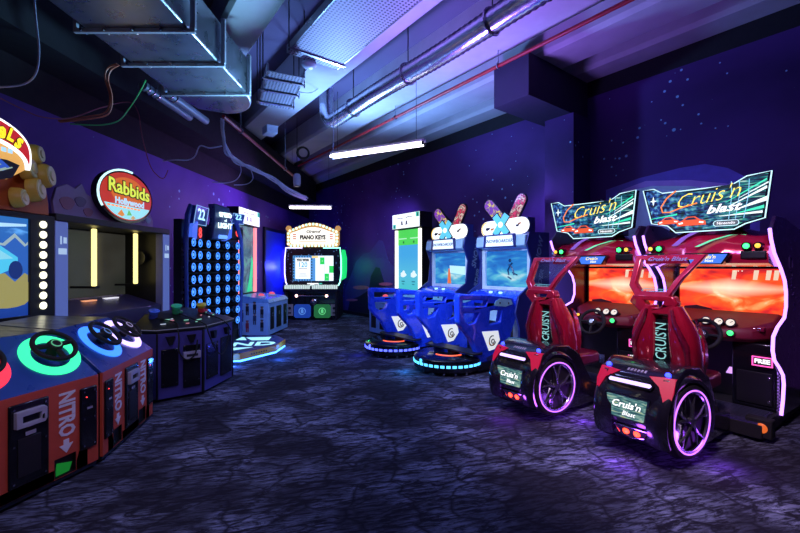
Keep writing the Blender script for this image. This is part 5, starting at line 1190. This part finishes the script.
# ------------------------------------------------------------------ player consoles with steering rings
ORG = M('orange_red_panel', (.62, .085, .045), .45); BTOP = M('blue_console_top', (.012, .06, .34), .3, coat=.4)
def ring_console(label, p0, p1, rings, xs):
    p0, p1 = V((*p0, 0)), V((*p1, 0)); L = (p1-p0).length; d_ = (p1-p0)/L
    rz = atan2(d_.y, d_.x); mid = (p0+p1)/2
    t = thing('racing_console', label, 'console', mid, rz)
    h = L/2
    # local: +x along the front edge, +y towards the screen, front face at y = 0
    kb = .22
    body = [(-h+.01, 0), (h-.01, 0), (h-.01-.8*kb, .8), (-h+.01+.8*kb, .8)]
    mb(BLK).prism(body, .02, .69, 'z').build('console_body', t)
    mb(M('base_trim_black', (.01, .02, .04), .4)).box(-h+.02, h-.02, -.012, .0, .02, .05).build('base_trim', t, bevel=.004)
    fr_ = mb(ORG).plate([(-h+.012, .05), (h-.012, .05), (h-.012, .69), (-h+.012, .69)], [[(-.30, .0515), (-.155, .0515), (-.155, .185), (-.30, .185)], [(.155, .0515), (.30, .0515), (.30, .185), (.155, .185)]], -.02, .0, 'y').build('front_panel', t, bevel=.003)
    y1 = .34; z1 = 1.02
    tp = mb(BTOP).loft([[(-h+.012, -.02, .69), (h-.012, -.02, .69), (h-.012-kb*y1, y1, z1), (-h+.012+kb*y1, y1, z1)], [(-h+.012, .0, .66), (h-.012, .0, .66), (h-.012-kb*y1, y1, .69), (-h+.012+kb*y1, y1, .69)]]).build('sloped_top', t, bevel=.006)
    m_ = MATS.get('printed_table_top')
    if not m_:
        m_ = bpy.data.materials.new('printed_table_top'); nt = nodes(m_); MATS['printed_table_top'] = m_
        out = nn(nt, 'ShaderNodeOutputMaterial'); p = nn(nt, 'ShaderNodeBsdfPrincipled', Roughness=.28); nt.links.new(p.outputs[0], out.inputs[0])
        tc = nn(nt, 'ShaderNodeTexCoord'); r = ramp(nt, [(.38, (.03, .035, .05)), (.5, (.16, .17, .15)), (.6, (.30, .28, .18)), (.7, (.1, .16, .3))])
        nt.links.new(noise(nt, mapped(nt, tc.outputs['Object'], (4, 1.5, 1)), 2.2, 4, 1.5), r.inputs[0]); nt.links.new(r.outputs[0], p.inputs['Base Color'])
    mb(m_).loft([[(-h+.012+kb*y1, y1, z1-q), (h-.012-kb*y1, y1, z1-q), (h-.01-.84*kb, .84, z1+.04-q), (-h+.01+.84*kb, .84, z1+.04-q)] for q in (.34, 0)]).build('table_top', t, bevel=.004)
    # doors
    for x0, x1, z0, z1_, nm in ((-h+.03, -.32, .17, .62, 'side_door'), (.32, h-.03, .17, .62, 'side_door'), (-.115, .115, .12, .64, 'coin_door')):
        d = mb(BLKG).box(x0, x1, -.034, -.015, z0, z1_).build(nm, t, bevel=.016)
        g = mb(CHROME)
        for x in (x0+.025, x1-.025):
            for z in (z0+.03, (z0+z1_)/2, z1_-.03): g.cyl((x, -.034, z), (x, -.039, z), .007, n=8)
        g.m(M('grey_print')).box((x0+x1)/2-.015, (x0+x1)/2+.025, -.036, -.033, z1_-.16, z1_-.145)
        g.m(E('tiny_red_led', (1, .05, .05), 2)).cyl(((x0+x1)/2-.02, -.034, z1_-.07), ((x0+x1)/2-.02, -.038, z1_-.07), .005, n=8)
        g.build('door_fittings', d)
        if nm == 'coin_door':
            b = mb(M('bill_slot_grey', (.42, .42, .55), .4)).plate([(-.09, .49), (.075, .49), (.085, .51), (.085, .58), (.07, .595), (-.09, .595)], [[(-.055, .515), (.05, .515), (.05, .56), (-.055, .56)]], -.06, -.03, 'y')
            b.m(BLKG).box(-.055, .05, -.045, -.03, .515, .56); b.build('bill_acceptor', d, bevel=.004)
            mb(M('door_inner', (.02, .02, .025), .3)).box(-.07, .06, -.04, -.033, .18, .42).m(M('grey_print')).box(-.03, .03, -.042, -.039, .43, .455).build('coin_return', d, bevel=.006)
    for sx, (col, st, nm) in zip((-1, 1), rings):
        x = sx*.23; xr = xs[0] if sx < 0 else xs[1]
        ch = mb(BLK).box(x-.07, x+.07, -.018, .0, .052, .06).box(x-.0725, x-.066, -.018, .0, .06, .185).box(x+.066, x+.0725, -.018, .0, .06, .185).build('ticket_chute', t)
        if nm == 'green': mb(E('green_chute_light', (.02, .5, .06), .25)).prism([(x-.06, .065), (x+.03, .065), (x+.05, .12), (x-.05, .15)], -.008, -.003, 'y').build('chute_light', ch)
        g = mb(M('white_decal', (.85, .8, 1), .5)).text('NITRO', (x-.0, -.023, .475), (0, 0, -1), (1, 0, 0), .145, .003, 0, .70, .005)
        g.prism([(x-.018, .30), (x+.018, .30), (x+.018, .265), (x+.046, .265), (x, .205), (x-.046, .265), (x-.018, .265)], -.024, -.02, 'y'); g.build('nitro_decal', fr_, smooth=0)
        sl = V((0, y1+.02, z1-.69)).normalized(); n = XA.cross(sl); c = V((xr, .17, .69 + (.19)*(z1-.69)/(y1+.02)))
        x_ = XA
        rg = MB().m(E(nm + '_ring_light', col, st))
        rr = [(.12, .004), (.12, .012), (.182, .012), (.186, .004)]
        loops = [[c + n*hh + XA*(r*cos(a)) + sl*(r*sin(a)) for r, hh in rr] for a in [2*pi*k/40 for k in range(41)]]
        rg.loft(loops, caps=False).build('light_ring', t)
        cc = c + n*.08 + sl*.02
        sw = mb(BLKR).torus(cc, n, .128, .016, 36, 10).cyl(c, cc, .035).lathe([(.05, .0), (.045, .02), (.02, .03)], cc, n, 18)
        for a in (.1, pi-.1, -pi/2): sw.tube([cc, cc + (XA*cos(a) + sl*sin(a))*.12], .018, 8)
        sw = sw.build('steering_wheel', t)
        g = mb(E('hub_glow', tuple(q*.5+.1 for q in col), .7)).torus(cc + n*.026, n, .03, .004, 18, 5).prism([(0, 0)]*0 or [(cc.x-.01, 0), (cc.x+.01, 0), (cc.x, .02)], 0, 0, 'z') if 0 else mb(E('hub_glow_' + nm, tuple(q*.5+.1 for q in col), .7)).torus(cc + n*.027, n, .03, .004, 18, 5)
        g.build('hub_ring', sw)
    return t
A0, A1, A2 = (-2.505, 2.10), (-2.285, 3.03), (-2.465, 3.96)
ring_console('orange and blue steering console nearest the camera, with a glowing green ring', A0, (A1[0], A1[1]-.005), (((1, .03, .06), 1.6, 'red'), ((.04, .9, .36), 1.5, 'green')), (-.18, .265))
ring_console('orange and blue steering console with glowing blue and lilac rings', (A1[0], A1[1]+.005), A2, (((.02, .26, 1), 1.5, 'blue'), ((.55, .42, 1), 2.2, 'lilac')), (-.10, .285))

# ------------------------------------------------------------------ light
def lamp(kind, loc, col, power, size=.1, rot=None, spot=None, blend=.6, name='light'):
    l = bpy.data.lights.new(name, kind); l.color = col; l.energy = power
    if kind == 'AREA': l.shape = 'DISK'; l.size = size
    else: l.shadow_soft_size = size
    if kind == 'SPOT': l.spot_size = spot; l.spot_blend = blend
    o = bpy.data.objects.new(name, l); COL.objects.link(o); o.location = loc
    if rot is not None:
        o.rotation_euler = (V(rot) - V(loc)).to_track_quat('-Z', 'Y').to_euler()
    return o
# unseen lights, added: washes for ceiling and walls, fill for floor and games
lamp('SPOT', (-1.2, 7.6, 2.75), (.20, .42, 1), 760, .2, (-.2, 6.2, 5), radians(150), .9, 'ceiling_wash')
lamp('SPOT', (.5, 5.2, 2.7), (.34, .17, 1), 340, .2, (.9, 4.8, 5), radians(140), .9, 'ceiling_wash')
lamp('SPOT', (-1.35, 4.9, 2.9), (.25, .62, .95), 200, .12, (-2.0, 4.3, 3.7), radians(90), .8, 'duct_wash')
lamp('SPOT', (-2.3, 9.6, 2.9), (.42, .2, 1), 170, .2, (-4.0, 8.2, 2.6), radians(120), .9, 'wall_wash')
lamp('POINT', (-3.4, 11.9, 1.5), (.05, .06, 1), 60, .1, name='blue_side_light')
lamp('POINT', (-1.6, 12.0, 1.5), (.02, 1, .28), 5, .06, name='green_side_light')
lamp('SPOT', (1.2, 6.8, 2.9), (.24, .15, .9), 100, .2, (3.2, 6.6, 1.5), radians(100), .9, 'wall_wash')
lamp('SPOT', (-.2, 9.2, 3.1), (.3, .3, 1), 150, .2, (-.2, 10.8, 1.9), radians(110), .9, 'wall_wash')
lamp('SPOT', (1.6, 2.2, 2.7), (.3, .2, .9), 95, .2, (3.9, 3.9, 1.8), radians(75), .9, 'wall_wash')
lamp('SPOT', (.0, 4.4, 4.2), (.36, .44, 1), 250, .3, (.1, 4.4, 0), radians(120), .9, 'floor_fill')
lamp('SPOT', (.9, 1.7, 3.6), (1, .72, .95), 330, .25, (2.4, 3.5, .7), radians(70), .8, 'game_fill')
lamp('SPOT', (-.7, 3.9, 3.0), (.42, .58, 1), 640, .25, (1.1, 6.6, 1.1), radians(56), .8, 'game_fill')
lamp('SPOT', (-.9, 1.0, 3.2), (.8, .66, 1), 110, .25, (-2.5, 2.9, .6), radians(80), .8, 'game_fill')
lamp('SPOT', (-1.2, 6.4, 3.4), (.35, .42, 1), 300, .25, (-2.9, 8.4, .5), radians(70), .8, 'game_fill')
for s_, D_ in ((-.92, 3.75), (-2.0, 3.75), (-1.4, 3.15), (-2.5, 3.15)): lamp('POINT', RW(s_, D_, .12), (.35, .08, 1), 2.2, .04, name='pod_glow')
for p_ in ((-1.95, 6.45, .07), (-1.98, 7.1, .07), (-2.55, 6.0, .07)): lamp('POINT', p_, (.05, .2, 1), 4, .04, name='platform_glow')
for s_, c_ in ((-4.28, (.05, .4, 1)), (-5.62, (.06, .08, 1))): lamp('POINT', RW(s_-.2, 3.5, .12), c_, 3, .04, name='base_glow')
